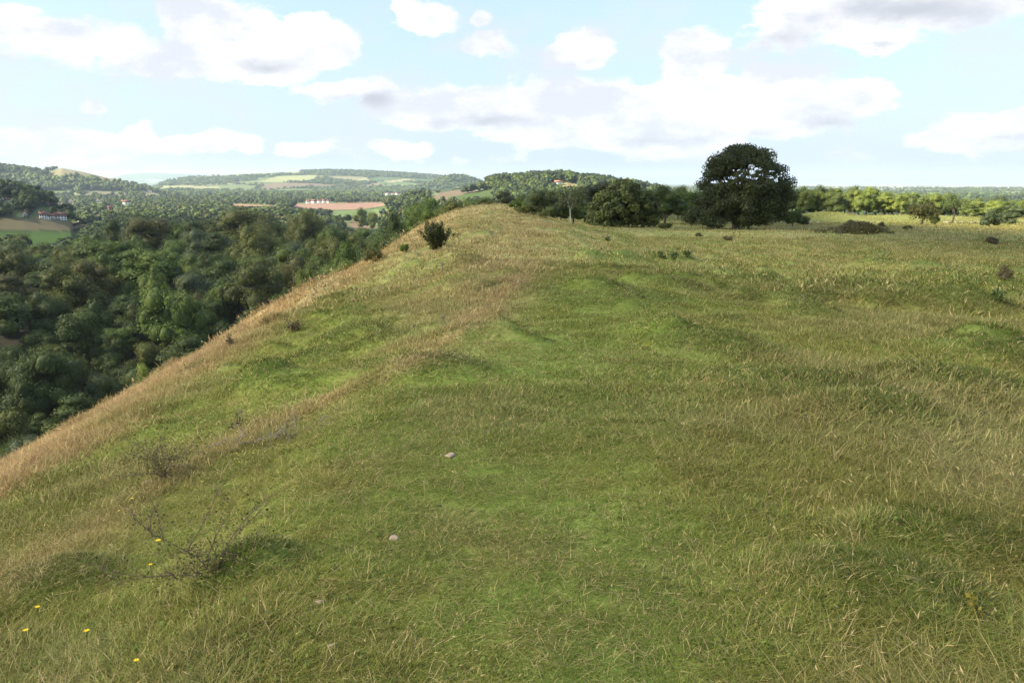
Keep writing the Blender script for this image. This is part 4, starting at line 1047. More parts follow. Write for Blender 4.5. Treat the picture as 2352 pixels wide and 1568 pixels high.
# hedges along the fields on the left
def hedge(Xa, Ya, Xb, Yb, label, hh=2.2):
    a = ground_at(Xa, Ya, r0=200); b = ground_at(Xb, Yb, r0=200); g = np.random.default_rng(int(Xb + Yb)); n = 9000
    t = g.uniform(0, 1, n); x = a[0] + (b[0] - a[0]) * t; y = a[1] + (b[1] - a[1]) * t; z = H(x, y)
    hv = hh * (.75 + .5 * fbm(x / 9, y / 9, 5, 3)); ang = g.uniform(0, math.pi, n)
    dx, dy = b[1] - a[1], a[0] - b[0]; ln = math.hypot(dx, dy); q = np.cos(ang) * 1.1
    P = np.stack([x + dx / ln * q, y + dy / ln * q, z + hv * (.1 + .9 * g.uniform(.5, 1, n) * np.sin(ang))], 1)
    Nn = np.stack([dx / ln * np.cos(ang), dy / ln * np.cos(ang), np.sin(ang)], 1) + g.normal(0, .3, (n, 3)); Nn /= np.linalg.norm(Nn, axis=1)[:, None]
    V, F = leaf_cards(P - np.array([a[0], a[1], a[2]]), Nn, .6, g)
    o = link('hedge', mesh_from('hedge', V, F, M_LEAF, {'rnd': ('FACE', 'FLOAT', g.uniform(.2, .8, len(F)))}), loc=a); o.color = (.030, .045, .018, 1); tag(o, label, 'hedge')
hedge(-60, 524, 190, 530, 'dark clipped hedge between the stubble field and the green field', 3.2)
hedge(60, 501, 192, 512, 'dark hedge in front of the white village houses', 2.6)
# pole in the stubble field
def pole():
    p = ground_at(164, 527, r0=200); r = math.hypot(p[0], p[1]); s = r / FPX; h = 13 * s
    root = bpy.data.objects.new('utility_pole', None); COL.objects.link(root); root.location = p; tag(root, 'twin-legged wooden power pole standing in the stubble field', 'pole')
    for k in (-1, 1): V, F = tubes([[((k * 1.2, 0, -.3), .22), ((k * 1.2, 0, h), .16)]]); link('post', mesh_from('post', V, F, M_POLE), root)
    V, F = boxes([(-2.0, 2.0, -.1, .1, h - .7, h - .45)]); link('crossbar', mesh_from('crossbar', V, F, M_POLE), root)
pole()
def car(X, Y, mat, label):
    p = ground_at(X, Y, r0=200); root = bpy.data.objects.new('parked_car', None); COL.objects.link(root); root.location = p; root.rotation_euler = (0, 0, -math.atan2(p[0], p[1]) + .1); tag(root, label, 'car')
    prof = [(-2.1, .35), (2.1, .35), (2.15, .8), (1.25, .92), (.7, 1.45), (-1.1, 1.48), (-1.75, .98), (-2.15, .85)]
    V = [(a, -.85, b) for a, b in prof] + [(a, .85, b) for a, b in prof]; n = len(prof)
    F = [[i, (i + 1) % n, n + (i + 1) % n, n + i] for i in range(n)]
    link('body', mesh_from('body', np.array(V, float), [np.array(F), np.array([list(range(n))[::-1], list(range(n, 2 * n))])], mat), root)
    V, F = boxes([(-1.45, -.3, -.87, .87, .98, 1.36), (-.2, .75, -.87, .87, .98, 1.3)]); link('window', mesh_from('window', V, F, M_GLASS), root)
    for wx in (-1.35, 1.35):
        for wy in (-.8, .8):
            V, F = tubes([[((wx, wy - .1, .32), .001), ((wx, wy - .1, .32), .32), ((wx, wy + .1, .32), .32), ((wx, wy + .1, .32), .001)]], 14); link('wheel', mesh_from('wheel', V, F, M_TYRE), root)
car(102, 572, M_RED, 'bright red car parked by the trees below the green field'); car(111, 572, M_WPAINT, 'white car parked right of the bright red car')

# ------------------------------------------------------------------ stones, droppings, flowers
def blob(w, d, h, g, rough=.22, n=2):
    V = ICO_V * np.array([w, d, h]) * .5
    nn = g.uniform(1 - rough, 1 + rough, len(V)); V = V * nn[:, None]; V[:, 2] = np.maximum(V[:, 2], -h * .25); return V, ICO_F
def stone(X, Y, wpx, hpx, mat, label, cat, name, group=None, seed=1):
    if name == 'stone' and Y > 900: wpx *= .9; hpx *= .75
    p = ground_at(X, Y); r = math.sqrt(p[0] ** 2 + p[1] ** 2 + (EYE - p[2]) ** 2); s = r / FPX; g = np.random.default_rng(seed + int(X))
    V, F = blob(wpx * s, wpx * s * .8, hpx * s * .95, g, .3)
    o = link(name, mesh_from(name, V, F, mat, smooth=False), loc=(p[0], p[1], p[2] + hpx * s * .1 + (.004 if name == 'stone' else 0)), rot=(0, 0, g.uniform(0, 3))); tag(o, label, cat, group)
stone(905, 1238, 34, 12, M_STONE, 'flat pale stone half buried in the turf, lower middle', 'stone', 'stone')
stone(735, 1386, 26, 14, M_STONE, 'rounded grey stone poking from the turf near the bottom', 'stone', 'stone')
stone(688, 1455, 24, 9, M_STONE, 'low brownish stone patch left of the bottom centre', 'stone', 'stone')
stone(765, 1484, 26, 7, M_STONE, 'flat pale stone nearest the bottom edge', 'stone', 'stone')
stone(1034, 1047, 30, 11, M_STONE, 'pale stone lying in green turf above the flat one', 'stone', 'stone')
stone(340, 1110, 26, 11, M_STONE, 'pale stone at the foot of the sparse thorn bush', 'stone', 'stone')
for i, (X, Y, w, lab) in enumerate([(1140, 910, 18, 'dark dropping on the green turf left of centre'), (1230, 977, 16, 'dark dropping pair below the first on the crest turf'), (1188, 1016, 12, 'small dark dropping above the pale stone'), (1477, 683, 12, 'dark dropping on the smooth green hummock, upper middle'), (1010, 1163, 12, 'small dark dropping near the flat pale stone'), (1208, 975, 8, 'tiny dark dropping beside the dropping pair')]):
    stone(X, Y, w, w * .45, M_DUNG, lab, 'dung', 'dropping', 'droppings on the turf', i)
RB = 'pale stones in a line along the far edge of the field'
for i, X in enumerate([1765, 1778, 1790, 1803, 1815, 1828, 1862, 1880, 1984, 2000, 2018, 2175, 2195, 2215, 2234, 2250]):
    stone(X, 511.5 + random.uniform(-.6, .8), random.uniform(9, 14), 4.5, M_STONE, 'small pale stone in the line along the far edge of the field', 'stone', 'stone', RB, i)
def flower(X, Y, px, label, hgt=.06):
    p = ground_at(X, Y + 6); r = math.sqrt(p[0] ** 2 + p[1] ** 2 + (EYE - p[2]) ** 2); s = r / FPX; R = px * s * .38; g = np.random.default_rng(int(X * 7 + Y))
    root = bpy.data.objects.new('yellow_flower', None); COL.objects.link(root); root.location = p; tag(root, label, 'flower', 'yellow flowers in the turf')
    hgt = max(hgt, 9 * s); top = np.array([g.normal(0, .005), -.01, hgt + .04])
    V, F = tubes([[((0, 0, -.02), .0016), ((0, 0, hgt * .5), .0014), (tuple(top), .0012)]], 4); link('stem', mesh_from('stem', V, F, M_GREENSTEM), root)
    Vs, Fs = [], []
    for k in range(14):
        a = 2 * math.pi * k / 14 + g.normal(0, .08); d = np.array([math.cos(a), math.sin(a) * .95, .25 + .1 * (k % 2)]); t = np.array([-math.sin(a), math.cos(a), 0]); b = len(Vs)
        Vs += [top + t * R * .06, top + d * R * .6 + t * R * .2, top + d * R, top + d * R * .6 - t * R * .2, top - t * R * .06]; Fs.append([b, b + 1, b + 2, b + 3, b + 4])
    V1, F1 = np.array(Vs), np.array(Fs)
    Vc = top + ICO_V * [R * .3, R * .3, R * .2] + [0, 0, R * .1]
    link('flower_head', mesh_from('flower_head', np.concatenate([V1, Vc]), [F1, ICO_F + len(V1)], M_YEL), root)
M_GREENSTEM = simple('green_stem', (.08, .12, .03), .7, 20, .2)
for X, Y, px, lab in [(368, 1273, 17, 'largest yellow flower, in front of the thorny briar'), (351, 1331, 12, 'yellow flower just below the largest one'), (92, 1430, 14, 'yellow flower at the lower left, upper of two'), (68, 1486, 15, 'yellow flower at the lower left, lower of two'),
        (203, 1489, 16, 'tall yellow flower right of the lower-left pair'), (321, 1564, 16, 'yellow flower on the bottom edge'), (310, 1170, 8, 'small yellow flower above the briar'), (278, 1200, 7, 'small yellow flower left of the briar'), (553, 1085, 6, 'small yellow flower right of the sparse thorn bush'),
        (586, 1064, 6, 'small yellow flower below the dead branches, right'), (545, 1064, 6, 'small yellow flower below the dead branches, left'), (470, 1130, 6, 'small yellow flower on the dry bank'), (1445, 957, 6, 'small yellow flower in the turf right of the droppings'), (1432, 950, 5, 'tiny yellow flower beside the one right of the droppings'),
        (1185, 765, 4, 'tiny yellow flower on the crest, left'), (1262, 722, 4, 'tiny yellow flower on the crest, right'), (820, 1110, 6, 'small yellow flower in mid turf left of the path'), (668, 1195, 6, 'small yellow flower right of the briar tips')]:
    flower(X, Y, px, lab)
# ------------------------------------------------------------------ briars, dead branches, thorn shrub, thistles
def view_frame(X, Y):
    p = ground_at(X, Y); r = math.sqrt(p[0] ** 2 + p[1] ** 2 + (EYE - p[2]) ** 2)
    a = math.atan2(p[0], p[1]); right = np.array([math.cos(a), -math.sin(a), 0]); fwd = np.array([math.sin(a), math.cos(a), 0])
    return np.array(p), r / FPX, right, fwd
def stems_px(name, X, Y, lines, r0, mat, label, cat, thorns=True, leafy=None, part='stem', group=None, twig=0, up=1.06):
    p, s, rt, fw = view_frame(X, Y); g = np.random.default_rng(int(X))
    root = bpy.data.objects.new(name, None); COL.objects.link(root); root.location = tuple(p); tag(root, label, cat, group)
    LP = []
    for ln in lines:
        dep = g.uniform(-.12, .12); path = []; n = len(ln)
        pts = np.array(ln, float)
        if n > 2:      # soften corners
            q = [pts[0]]
            for a, b in zip(pts[:-1], pts[1:]): q += [a * .67 + b * .33, a * .33 + b * .67]
            q.append(pts[-1]); pts = np.array(q); n = len(pts)
        for i, (px, py) in enumerate(pts):
            hgt = (Y - py) * s * up; q = rt * (px - X) * s + fw * dep * (i / n) + np.array([0, 0, hgt])
            gz = float(H(p[0] + q[0], p[1] + q[1])) - p[2]
            q[2] = max(q[2], gz - .02)
            path.append((q, r0 * (1 - .7 * i / n)))
        LP.append(path)
    base = [list(q) for q in LP]
    for path in base:
        for i in range(1, len(path)):
            a, b = path[i - 1][0], path[i][0]
            if thorns:
                ln = np.linalg.norm(b - a)
                for t in np.arange(0, 1, .014 / max(ln, .014)):
                    c = a * (1 - t) + b * t; d = g.normal(0, 1, 3); d /= np.linalg.norm(d); LP.append([(c, r0 * .5), (c + d * g.uniform(.006, .016), r0 * .12)])
            for _ in range(twig):
                t = g.uniform(); c = a * (1 - t) + b * t; d = (b - a) / (np.linalg.norm(b - a) + 1e-9) + g.normal(0, .7, 3); d[2] += .25; d /= np.linalg.norm(d); L_ = g.uniform(.05, .16) * (s / .003) ** .5
                LP.append([(c, r0 * .45), (c + d * L_ * .5 + g.normal(0, .01, 3), r0 * .3), (c + d * L_ + g.normal(0, .02, 3), r0 * .12)])
    V, F = tubes(LP, 4); link(part, mesh_from(part, V, F, mat), root)
    if leafy:
        nl, sz, colr, spread = leafy; P = []
        for _ in range(nl):
            path = LP[g.integers(len(LP))]; k = g.integers(len(path)); P.append(path[k][0] + g.normal(0, spread, 3))
        P = np.array(P); nn = g.normal(0, 1, P.shape); nn /= np.linalg.norm(nn, axis=1)[:, None]; V, F = leaf_cards(P, nn, sz, g)
        c = link('foliage', mesh_from('foliage', V, F, M_LEAF, {'rnd': ('FACE', 'FLOAT', g.uniform(0, 1, len(F)))}), root); c.color = (*colr, 1)
    return root
stems_px('briar', 480, 1320, [[(480, 1322), (470, 1290), (440, 1265), (400, 1240), (370, 1215), (348, 1190), (343, 1182)], [(400, 1240), (395, 1212), (392, 1180), (388, 1172)], [(470, 1300), (490, 1262), (505, 1225), (540, 1185), (510, 1156)],
    [(440, 1265), (465, 1235), (490, 1200), (512, 1157)], [(495, 1315), (520, 1262), (555, 1222), (600, 1188), (606, 1184)], [(500, 1300), (530, 1250), (575, 1210), (606, 1184)], [(470, 1315), (430, 1305), (380, 1308), (330, 1295), (285, 1272)], [(285, 1272), (278, 1290), (300, 1315)],
    [(478, 1318), (440, 1322), (390, 1312), (300, 1325)], [(500, 1318), (560, 1290), (610, 1275)], [(430, 1262), (450, 1258), (470, 1268)], [(380, 1228), (375, 1200), (382, 1175)]],
    .0024, M_TWIG, 'dark thorny briar with bare arching stems in the lower left turf', 'briar', True, (520, .013, (.10, .11, .035), .028), twig=2)
def brush(name, X, Y, wpx, hpx, n, r0, mat, label, cat, seed, leafy=None, flat=0.0, part='branch', levels=2, group=None):
    """irregular twiggy growth from one root"""
    p, s, rt, fw = view_frame(X, Y); g = np.random.default_rng(seed)
    root = bpy.data.objects.new(name, None); COL.objects.link(root); root.location = tuple(p); tag(root, label, cat, group)
    LP = []; W, Hh = wpx * s, hpx * s
    def grow(c, d, ln, r, lev):
        path = [(c, r)]; k = 5
        for i in range(k):
            d = d + g.normal(0, .22, 3); d[2] -= flat * .12; d /= np.linalg.norm(d); c = c + d * ln / k
            gz = float(H(p[0] + c[0], p[1] + c[1])) - p[2]; c = np.array([c[0], c[1], max(c[2], gz + .005)])
            path.append((c, r * (1 - .75 * (i + 1) / k)))
            if lev and g.uniform() < .85:
                e = d + g.normal(0, .75, 3); e /= np.linalg.norm(e); grow(c, e, ln * g.uniform(.3, .55), r * .55, lev - 1)
        LP.append(path)
    for i in range(n):
        a = g.uniform(0, 6.28); t = g.uniform(.0, 1); ox = g.normal(0, .06 + flat * .22) * W
        d = rt * math.cos(a) * W * .5 * t + fw * math.sin(a) * W * .4 * t + np.array([0, 0, 1]) * Hh * (1 - .6 * t)
        ln = np.linalg.norm(d) * g.uniform(.7, 1.1); d = d / np.linalg.norm(d)
        grow(rt * ox + fw * g.normal(0, .03) + np.array([0, 0, .0]), d, ln, r0, levels)
    V, F = tubes(LP, 4); link(part, mesh_from(part, V, F, mat), root)
    if leafy:
        nl, sz, colr, spread = leafy; P = []
        for _ in range(nl):
            path = LP[g.integers(len(LP))]; k = g.integers(2, len(path)); P.append(path[k][0] + g.normal(0, spread, 3))
        P = np.array(P); nn = g.normal(0, 1, P.shape); nn /= np.linalg.norm(nn, axis=1)[:, None]; V, F = leaf_cards(P, nn, sz, g)
        c = link('foliage', mesh_from('foliage', V, F, M_LEAF, {'rnd': ('FACE', 'FLOAT', g.uniform(0, 1, len(F)))}), root); c.color = (*colr, 1)
    return root
brush('low_bramble', 500, 1312, 150, 75, 26, .0018, M_TWIG, 'low leafy bramble clump at the foot of the arching briar stems', 'bramble', 21, (650, .012, (.19, .18, .06), .03), levels=1, flat=.9)
brush('thorn_bush', 378, 1098, 190, 115, 17, .0032, M_TWIG, 'sparse see-through thorn bush with reddish twigs on the left flank', 'bush', 5, (800, .015, (.12, .13, .045), .012), levels=2)
brush('dead_branches', 640, 1012, 190, 55, 22, .0040, M_DEAD, 'tangle of pale dead branches lying in the grass at the shoulder', 'branches', 9, None, flat=1.0)
brush('dry_weeds', 545, 985, 30, 40, 5, .003, M_TWIG, 'brown dried weed stalks left of the dead branches', 'weed', 12, (60, .02, (.12, .09, .06), .01))
brush('low_shrub', 676, 760, 38, 30, 12, .006, M_TWIG, 'small grey-brown leafless shrub on the flank, mid slope', 'bush', 13, (260, .03, (.09, .075, .04), .03))
brush('low_shrub', 531, 796, 22, 22, 8, .006, M_TWIG, 'tiny brown weed on the orange flank edge', 'bush', 14, (120, .03, (.10, .08, .05), .03))
brush('low_shrub', 432, 858, 34, 24, 9, .005, M_TWIG, 'wispy twiggy weed low on the orange edge', 'bush', 15, (60, .02, (.10, .09, .04), .02))
brush('low_shrub', 612, 745, 18, 16, 6, .005, M_TWIG, 'tiny faded weed on the orange edge above the others', 'bush', 16, (60, .025, (.10, .08, .04), .02))
def thistle(X, Y, hpx, label, n=3):
    p, s, rt, fw = view_frame(X, Y); g = np.random.default_rng(int(X * 3)); h = hpx * s
    root = bpy.data.objects.new('dried_thistle', None); COL.objects.link(root); root.location = tuple(p); tag(root, label, 'thistle', 'dried thistles on the slope')
    LP = []; heads = []
    for i in range(n):
        d = np.array([g.normal(0, .18), g.normal(0, .12), 1]); top = d * h * g.uniform(.7, 1); LP.append([((g.normal(0, .02), 0, -.05), s * .9), (top * .5, s * .7), (top, s * .5)]); heads.append(top)
        for _ in range(2): q = top * g.uniform(.5, .8); e = q + np.array([g.normal(0, .12), g.normal(0, .12), .2]) * h; LP.append([(q, s * .5), (e, s * .4)]); heads.append(e)
    V, F = tubes(LP, 4); link('stem', mesh_from('stem', V, F, M_DEAD), root)
    Vs = np.concatenate([c + ICO_V * s * g.uniform(.9, 1.6) * g.uniform(.7, 1.3, (len(ICO_V), 1)) for c in heads]); Fs = np.concatenate([ICO_F + i * len(ICO_V) for i in range(len(heads))])
    link('flower_head', mesh_from('flower_head', Vs, Fs, M_CLOTH), root)
for t in [(1017, 622, 22, 'dried thistle below the spiky hawthorn'), (1018, 745, 22, 'dried thistle beside the lower orange grass strip'), (820, 672, 12, 'small dried thistle on the green terrace'), (871, 672, 14, 'thin dried thistle right of the small house on the terrace'), (552, 960, 22, 'dried thistle left of the dead branches'), (1128, 612, 12, 'small pale thistle near the crest brow'), (950, 755, 10, 'little thistle above the orange strip')]: thistle(*t)
for X, Y, w, h, lab in [(1520, 592, 22, 14, 'left clump of green nettles in the tan grass'), (1548, 596, 24, 18, 'middle clump of green nettles in the tan grass'), (1580, 590, 22, 18, 'right clump of green nettles in the tan grass'), (1560, 575, 14, 8, 'small green nettle clump behind the other three'), (1395, 556, 18, 16, 'green weeds before the low wide olive tree'), (2292, 690, 26, 22, 'green nettle clump near the right edge')]:
    brush('nettle_clump', X, Y, w, h, 16, .006, M_GREENSTEM, lab, 'nettles', int(X), (260, .05, (.11, .15, .05), .03), levels=0, part='stem', group='nettle clumps in the field')
stems_px('nettle_sprig', 2240, 1422, [[(2240, 1422), (2243, 1400), (2238, 1372)], [(2243, 1400), (2255, 1385)], [(2241, 1408), (2225, 1395)]], .002, M_GREENSTEM, 'yellowing leafy sprig in long grass at the lower right', 'weed', False, (40, .022, (.20, .17, .03), .012))
# ------------------------------------------------------------------ camera
cam = bpy.data.objects.new('camera', bpy.data.cameras.new('camera')); COL.objects.link(cam)
cam.data.sensor_width = 22.2; cam.data.lens = FPX / 2352 * 22.2; cam.data.clip_start = .05; cam.data.clip_end = 60000
cam.location = (0, 0, EYE); cam.rotation_euler = (math.pi / 2 - PITCH, 0, 0); SC.camera = cam
# ------------------------------------------------------------------ sun
SUN_EL, SUN_AZ = math.radians(36), math.radians(-100)         # azimuth clockwise from the view direction
sd = Vector((math.sin(SUN_AZ) * math.cos(SUN_EL), math.cos(SUN_AZ) * math.cos(SUN_EL), math.sin(SUN_EL)))
sl = bpy.data.lights.new('sun', 'SUN'); sl.energy = 5.0; sl.angle = math.radians(.5); sl.color = (1, .91, .74)
so = bpy.data.objects.new('sun', sl); COL.objects.link(so); so.rotation_euler = (-sd).to_track_quat('-Z', 'Y').to_euler(); so.location = (0, 0, 50)
# ------------------------------------------------------------------ sky
W = bpy.data.worlds.new('World'); SC.world = W; W.use_nodes = True; nt = W.node_tree; nt.nodes.clear()
out = N(nt, 'ShaderNodeOutputWorld'); bg = N(nt, 'ShaderNodeBackground'); bg.inputs['Strength'].default_value = .10; L(nt, bg, 0, out, 0)
sky = N(nt, 'ShaderNodeTexSky', sky_type='NISHITA', sun_disc=False); sky.sun_elevation = SUN_EL; sky.sun_rotation = SUN_AZ; sky.altitude = 200; sky.air_density = 1.0; sky.dust_density = 1.0; sky.ozone_density = 1.0
tc = N(nt, 'ShaderNodeTexCoord'); sp = N(nt, 'ShaderNodeSeparateXYZ'); L(nt, tc, 'Generated', sp, 0)
def M(op, a, b=None, c=None):
    n = N(nt, 'ShaderNodeMath', operation=op)
    for i, v in enumerate((a, b, c)):
        if v is None: continue
        if isinstance(v, (int, float)): n.inputs[i].default_value = v
        else: nt.links.new(v, n.inputs[i])
    return n.outputs[0]
az = M('ARCTAN2', sp.outputs[0], sp.outputs[1]); el = M('ARCSINE', sp.outputs[2])
n1 = N(nt, 'ShaderNodeTexNoise', i_Scale=9.0, i_Detail=9, i_Roughness=.60); mp = N(nt, 'ShaderNodeMapping'); mp.inputs['Scale'].default_value = (1, 1, 2.0)
L(nt, tc, 'Generated', mp, 0); L(nt, mp, 0, n1, 'Vector')
n2 = N(nt, 'ShaderNodeTexNoise', i_Scale=2.6, i_Detail=4, i_Roughness=.5); L(nt, mp, 0, n2, 'Vector')
n3 = N(nt, 'ShaderNodeTexNoise', i_Scale=26.0, i_Detail=7, i_Roughness=.62); L(nt, mp, 0, n3, 'Vector')
cv = N(nt, 'ShaderNodeCombineXYZ'); nt.links.new(az, cv.inputs[0]); nt.links.new(el, cv.inputs[1])
# swirl the outline a little
wv = N(nt, 'ShaderNodeVectorMath', operation='MULTIPLY_ADD'); L(nt, n1, 'Color', wv, 0); wv.inputs[1].default_value = (.06, .04, 0)
ofs = N(nt, 'ShaderNodeVectorMath', operation='ADD'); nt.links.new(cv.outputs[0], ofs.inputs[0]); ofs.inputs[1].default_value = (-.03, -.02, 0); L(nt, ofs, 0, wv, 2)
def ae(X, Y):
    e, a = elev(X, Y); return float(a), math.atan(float(e))
def field(blobs):
    acc = None
    for (X, Y, rx, ry, s) in blobs:
        a, e = ae(X, Y)
        d = N(nt, 'ShaderNodeVectorMath', operation='SUBTRACT'); L(nt, wv, 0, d, 0); d.inputs[1].default_value = (a, e, 0)
        m = N(nt, 'ShaderNodeVectorMath', operation='MULTIPLY'); L(nt, d, 0, m, 0); m.inputs[1].default_value = (FPX / rx, FPX / ry, 0)
        l = N(nt, 'ShaderNodeVectorMath', operation='LENGTH'); L(nt, m, 0, l, 0)
        v = M('MULTIPLY_ADD', l.outputs['Value'], -s, s)
        acc = v if acc is None else M('MAXIMUM', acc, v)
    return acc
CL = [(470, 60, 100, 85, 1), (560, 110, 170, 100, 1), (690, 100, 120, 80, 1), (760, 110, 80, 65, 1), (600, 160, 150, 50, 1), (390, 150, 120, 40, .7), (100, 75, 170, 60, .6), (250, 110, 150, 60, .6), (30, 30, 90, 35, .6),
      (780, 215, 150, 32, .75), (880, 225, 60, 42, .9), (975, 50, 90, 46, 1), (930, 25, 45, 26, .9), (1130, 112, 75, 36, .55), (1110, 48, 30, 20, .6),
      (1050, 250, 200, 65, 1), (1250, 265, 260, 95, 1), (1500, 275, 330, 110, 1), (1760, 245, 240, 90, 1), (1950, 225, 120, 55, 1), (1345, 115, 85, 48, 1), (1600, 130, 88, 75, 1), (1655, 195, 65, 38, 1), (1570, 195, 100, 60, 1),
      (2050, 5, 380, 75, 1), (1790, 55, 120, 70, .7), (2000, 90, 125, 38, .9), (2290, 295, 170, 55, .9), (2180, 315, 100, 34, .8),
      (0, 322, 90, 36, 1), (170, 335, 140, 40, 1), (315, 315, 50, 42, .8), (390, 335, 80, 28, .8), (480, 332, 70, 34, .8), (560, 338, 50, 26, .8), (680, 343, 100, 28, .7), (920, 338, 80, 30, .8), (216, 236, 30, 20, .7), (1200, 360, 1500, 40, .15)]
dens = field(CL)
rest = M('MULTIPLY', M('SUBTRACT', n2.outputs[0], .50), 3.2)                       # broken cloud over the rest of the sky
outw = N(nt, 'ShaderNodeMapRange', i_1=.28, i_2=.45); nt.links.new(el, outw.inputs[0])
back = N(nt, 'ShaderNodeMapRange', i_1=.62, i_2=.9); nt.links.new(M('ABSOLUTE', az), back.inputs[0])
rest = M('MULTIPLY_ADD', M('MAXIMUM', outw.outputs[0], back.outputs[0]), 3.0, M('ADD', rest, -3.0))
dens = M('MAXIMUM', dens, rest)
dd = M('ADD', M('ADD', dens, M('MULTIPLY', M('SUBTRACT', n1.outputs[0], .5), 1.15)), M('MULTIPLY', M('SUBTRACT', n3.outputs[0], .5), .85))
al = N(nt, 'ShaderNodeMapRange', interpolation_type='SMOOTHSTEP', i_1=.09, i_2=.33); nt.links.new(dd, al.inputs[0])
# where the undersides are grey
GR = [(600, 150, 120, 34, 1), (870, 235, 66, 34, 1.1), (790, 232, 90, 20, .6), (2080, 25, 270, 44, 1.15), (1790, 80, 100, 50, .8), (2020, 105, 90, 16, .7), (2310, 320, 120, 20, .6), (1130, 285, 190, 26, .8), (1500, 320, 260, 22, .6), (1720, 305, 160, 26, .7), (1150, 122, 50, 20, .6), (100, 90, 120, 30, .35), (200, 345, 300, 14, .4), (1350, 135, 60, 18, .5), (1900, 285, 120, 22, .7)]
gd = field(GR)
gg = M('ADD', gd, M('MULTIPLY', M('SUBTRACT', n1.outputs[0], .5), .9))
gr = N(nt, 'ShaderNodeMapRange', interpolation_type='SMOOTHSTEP', i_1=.02, i_2=1.05, i_3=0, i_4=1); nt.links.new(gg, gr.inputs[0])
soft = N(nt, 'ShaderNodeMapRange', i_1=.42, i_2=.60); L(nt, n1, 'Fac', soft, 0)
c1 = mix_rgb(nt, (3.5, 3.5, 3.55, 1), (2.5, 2.62, 2.86, 1), (soft, 0)); cw = c1
c2 = mix_rgb(nt, (cw, 2), (1.88, 1.99, 2.2, 1), (gr, 0))
# thin blue air between the clouds, paler towards the horizon
lowm = N(nt, 'ShaderNodeMapRange', i_1=-.02, i_2=.30, i_3=.9, i_4=.42); nt.links.new(el, lowm.inputs[0])
SKYMUL = N(nt, 'ShaderNodeMix', data_type='RGBA', blend_type='MULTIPLY'); SKYMUL.inputs[0].default_value = 1; L(nt, sky, 0, SKYMUL, 6); SKYMUL.inputs[7].default_value = (1.0, .98, 1.0, 1)
sk = mix_rgb(nt, (SKYMUL, 2), (1.62, 2.05, 2.56, 1), (lowm, 0))
vl = N(nt, 'ShaderNodeMapRange', interpolation_type='SMOOTHSTEP', i_1=.40, i_2=.66, i_3=0, i_4=.62); L(nt, n1, 'Fac', vl, 0)
vw = N(nt, 'ShaderNodeMapRange', i_1=.40, i_2=.14); nt.links.new(el, vw.inputs[0])
veil = M('MULTIPLY', vl.outputs[0], vw.outputs[0])
sk2 = mix_rgb(nt, (sk, 2), (2.45, 2.58, 2.85, 1)); nt.links.new(veil, sk2.inputs[0]); sk = sk2
fin = mix_rgb(nt, (sk, 2), (c2, 2), (al, 0)); L(nt, fin, 2, bg, 'Color')
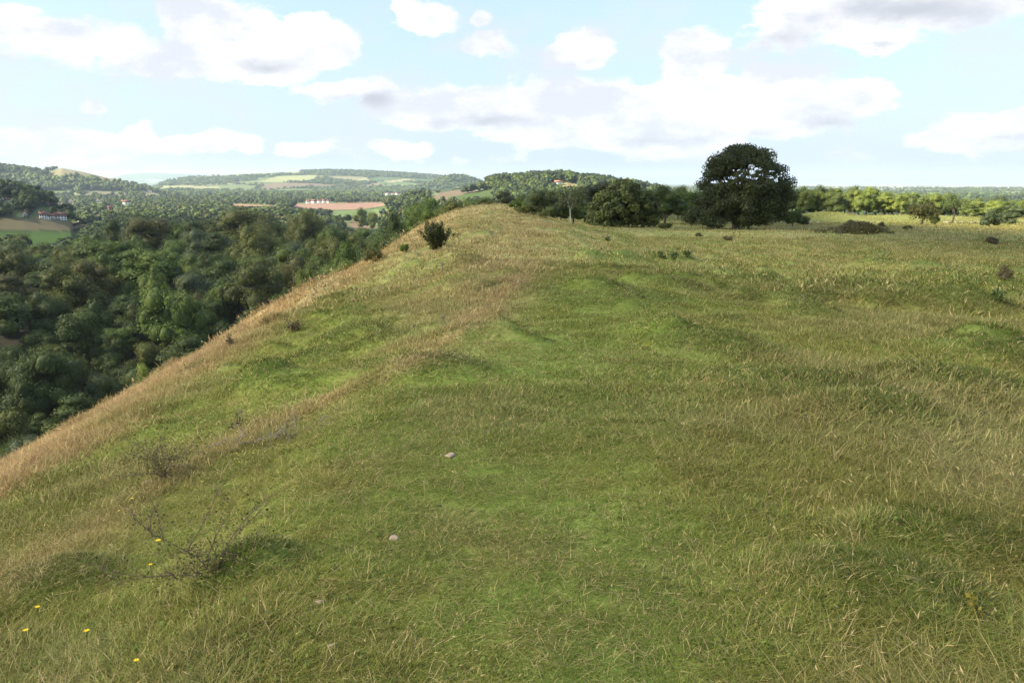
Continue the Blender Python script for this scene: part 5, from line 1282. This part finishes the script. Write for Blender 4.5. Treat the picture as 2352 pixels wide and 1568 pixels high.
# ------------------------------------------------------------------ unseen clouds added on the sun's side to shade the hilltop and near valley
def cloud(name, pts, zc, through, label, seed):
    m, t2, o2 = newmat(name); d = N(t2, 'ShaderNodeBsdfDiffuse'); d.inputs[0].default_value = (.9, .9, .9, 1); tr = N(t2, 'ShaderNodeBsdfTransparent'); mx = N(t2, 'ShaderNodeMixShader', i_0=1 - through)
    L(t2, tr, 0, mx, 1); L(t2, d, 0, mx, 2); L(t2, mx, 0, o2, 0)
    g = np.random.default_rng(seed); sh = Vector((sd.x, sd.y)) * (zc / math.tan(SUN_EL) / math.cos(SUN_EL) * math.cos(SUN_EL)); sh = Vector((sd.x, sd.y)).normalized() * (zc / math.tan(SUN_EL))
    # an outline on the ground, carried up the sun's direction; lumpy closed body
    P = np.array(pts, float); n = len(P); Q = []
    for i in range(n):
        for k in range(10):
            t = k / 10; q = P[i] * (1 - t) + P[(i + 1) % n] * t; Q.append(q)
    Q = np.array(Q); c = Q.mean(0); rr = g.uniform(.96, 1.03, len(Q)); rr = (rr + np.roll(rr, 1)) / 2
    Q = c + (Q - c) * rr[:, None]; m_ = len(Q)
    rings = [(.0, 0), (.7, 0), (1.0, 18), (.96, 45), (.7, 80), (.35, 100), (.0, 105)]
    V = []
    for k, z in rings:
        for i in range(m_): q = c + (Q[i] - c) * k; V.append((q[0] + sh.x, q[1] + sh.y, zc + z + (g.normal(0, 6) if 0 < k < 1 and z > 20 else 0)))
    F = [[r * m_ + i, r * m_ + (i + 1) % m_, (r + 1) * m_ + (i + 1) % m_, (r + 1) * m_ + i] for r in range(len(rings) - 1) for i in range(m_)]
    o = link(name, mesh_from(name, np.array(V), np.array(F), m, smooth=True)); tag(o, label, 'cloud', kind='stuff')
cloud('cloud', [(-700, -60), (-34, -60), (-30, 60), (-16, 105), (5, 150), (30, 235), (10, 300), (80, 520), (60, 720), (-150, 760), (-420, 800), (-800, 850)], 700, .62, 'unseen cloud added to shade the valley wood', 3)
cloud('thin_shade_cloud', [(-33, -150), (160, -150), (150, 60), (120, 128), (90, 160), (34, 150), (8, 146), (-14, 104), (-29, 60)], 640, .85, 'unseen thin cloud added to dim the sun over the hilltop', 4)
# ------------------------------------------------------------------ haze
def haze():
    V, F = boxes([(-17000, 17000, -17000, 17000, -76, 150)])
    m, t2, o2 = newmat('haze'); pv = N(t2, 'ShaderNodeVolumePrincipled'); pv.inputs['Color'].default_value = (.56, .68, .84, 1); pv.inputs['Density'].default_value = 7.5e-5; pv.inputs['Anisotropy'].default_value = .2
    L(t2, pv, 0, o2, 'Volume'); o = link('haze', mesh_from('haze', V, F, m)); tag(o, 'thin bluish air haze', 'haze', kind='stuff')
haze()
# ------------------------------------------------------------------ picture settings
SC.view_settings.view_transform = 'Standard'; SC.view_settings.look = 'None'; SC.view_settings.exposure = 1.8; SC.view_settings.gamma = 1
SC.cycles.max_bounces = 5; SC.cycles.diffuse_bounces = 2; SC.cycles.transmission_bounces = 2; SC.cycles.glossy_bounces = 1; SC.cycles.volume_bounces = 1; SC.cycles.transparent_max_bounces = 8
SC.cycles.use_denoising = True; SC.cycles.denoising_input_passes = 'RGB_ALBEDO_NORMAL'; SC.cycles.denoising_prefilter = 'NONE'; SC.cycles.adaptive_threshold = .025; W.cycles.sampling_method = 'NONE'
try: SC.cycles.denoiser = 'OPENIMAGEDENOISE'
except Exception: pass
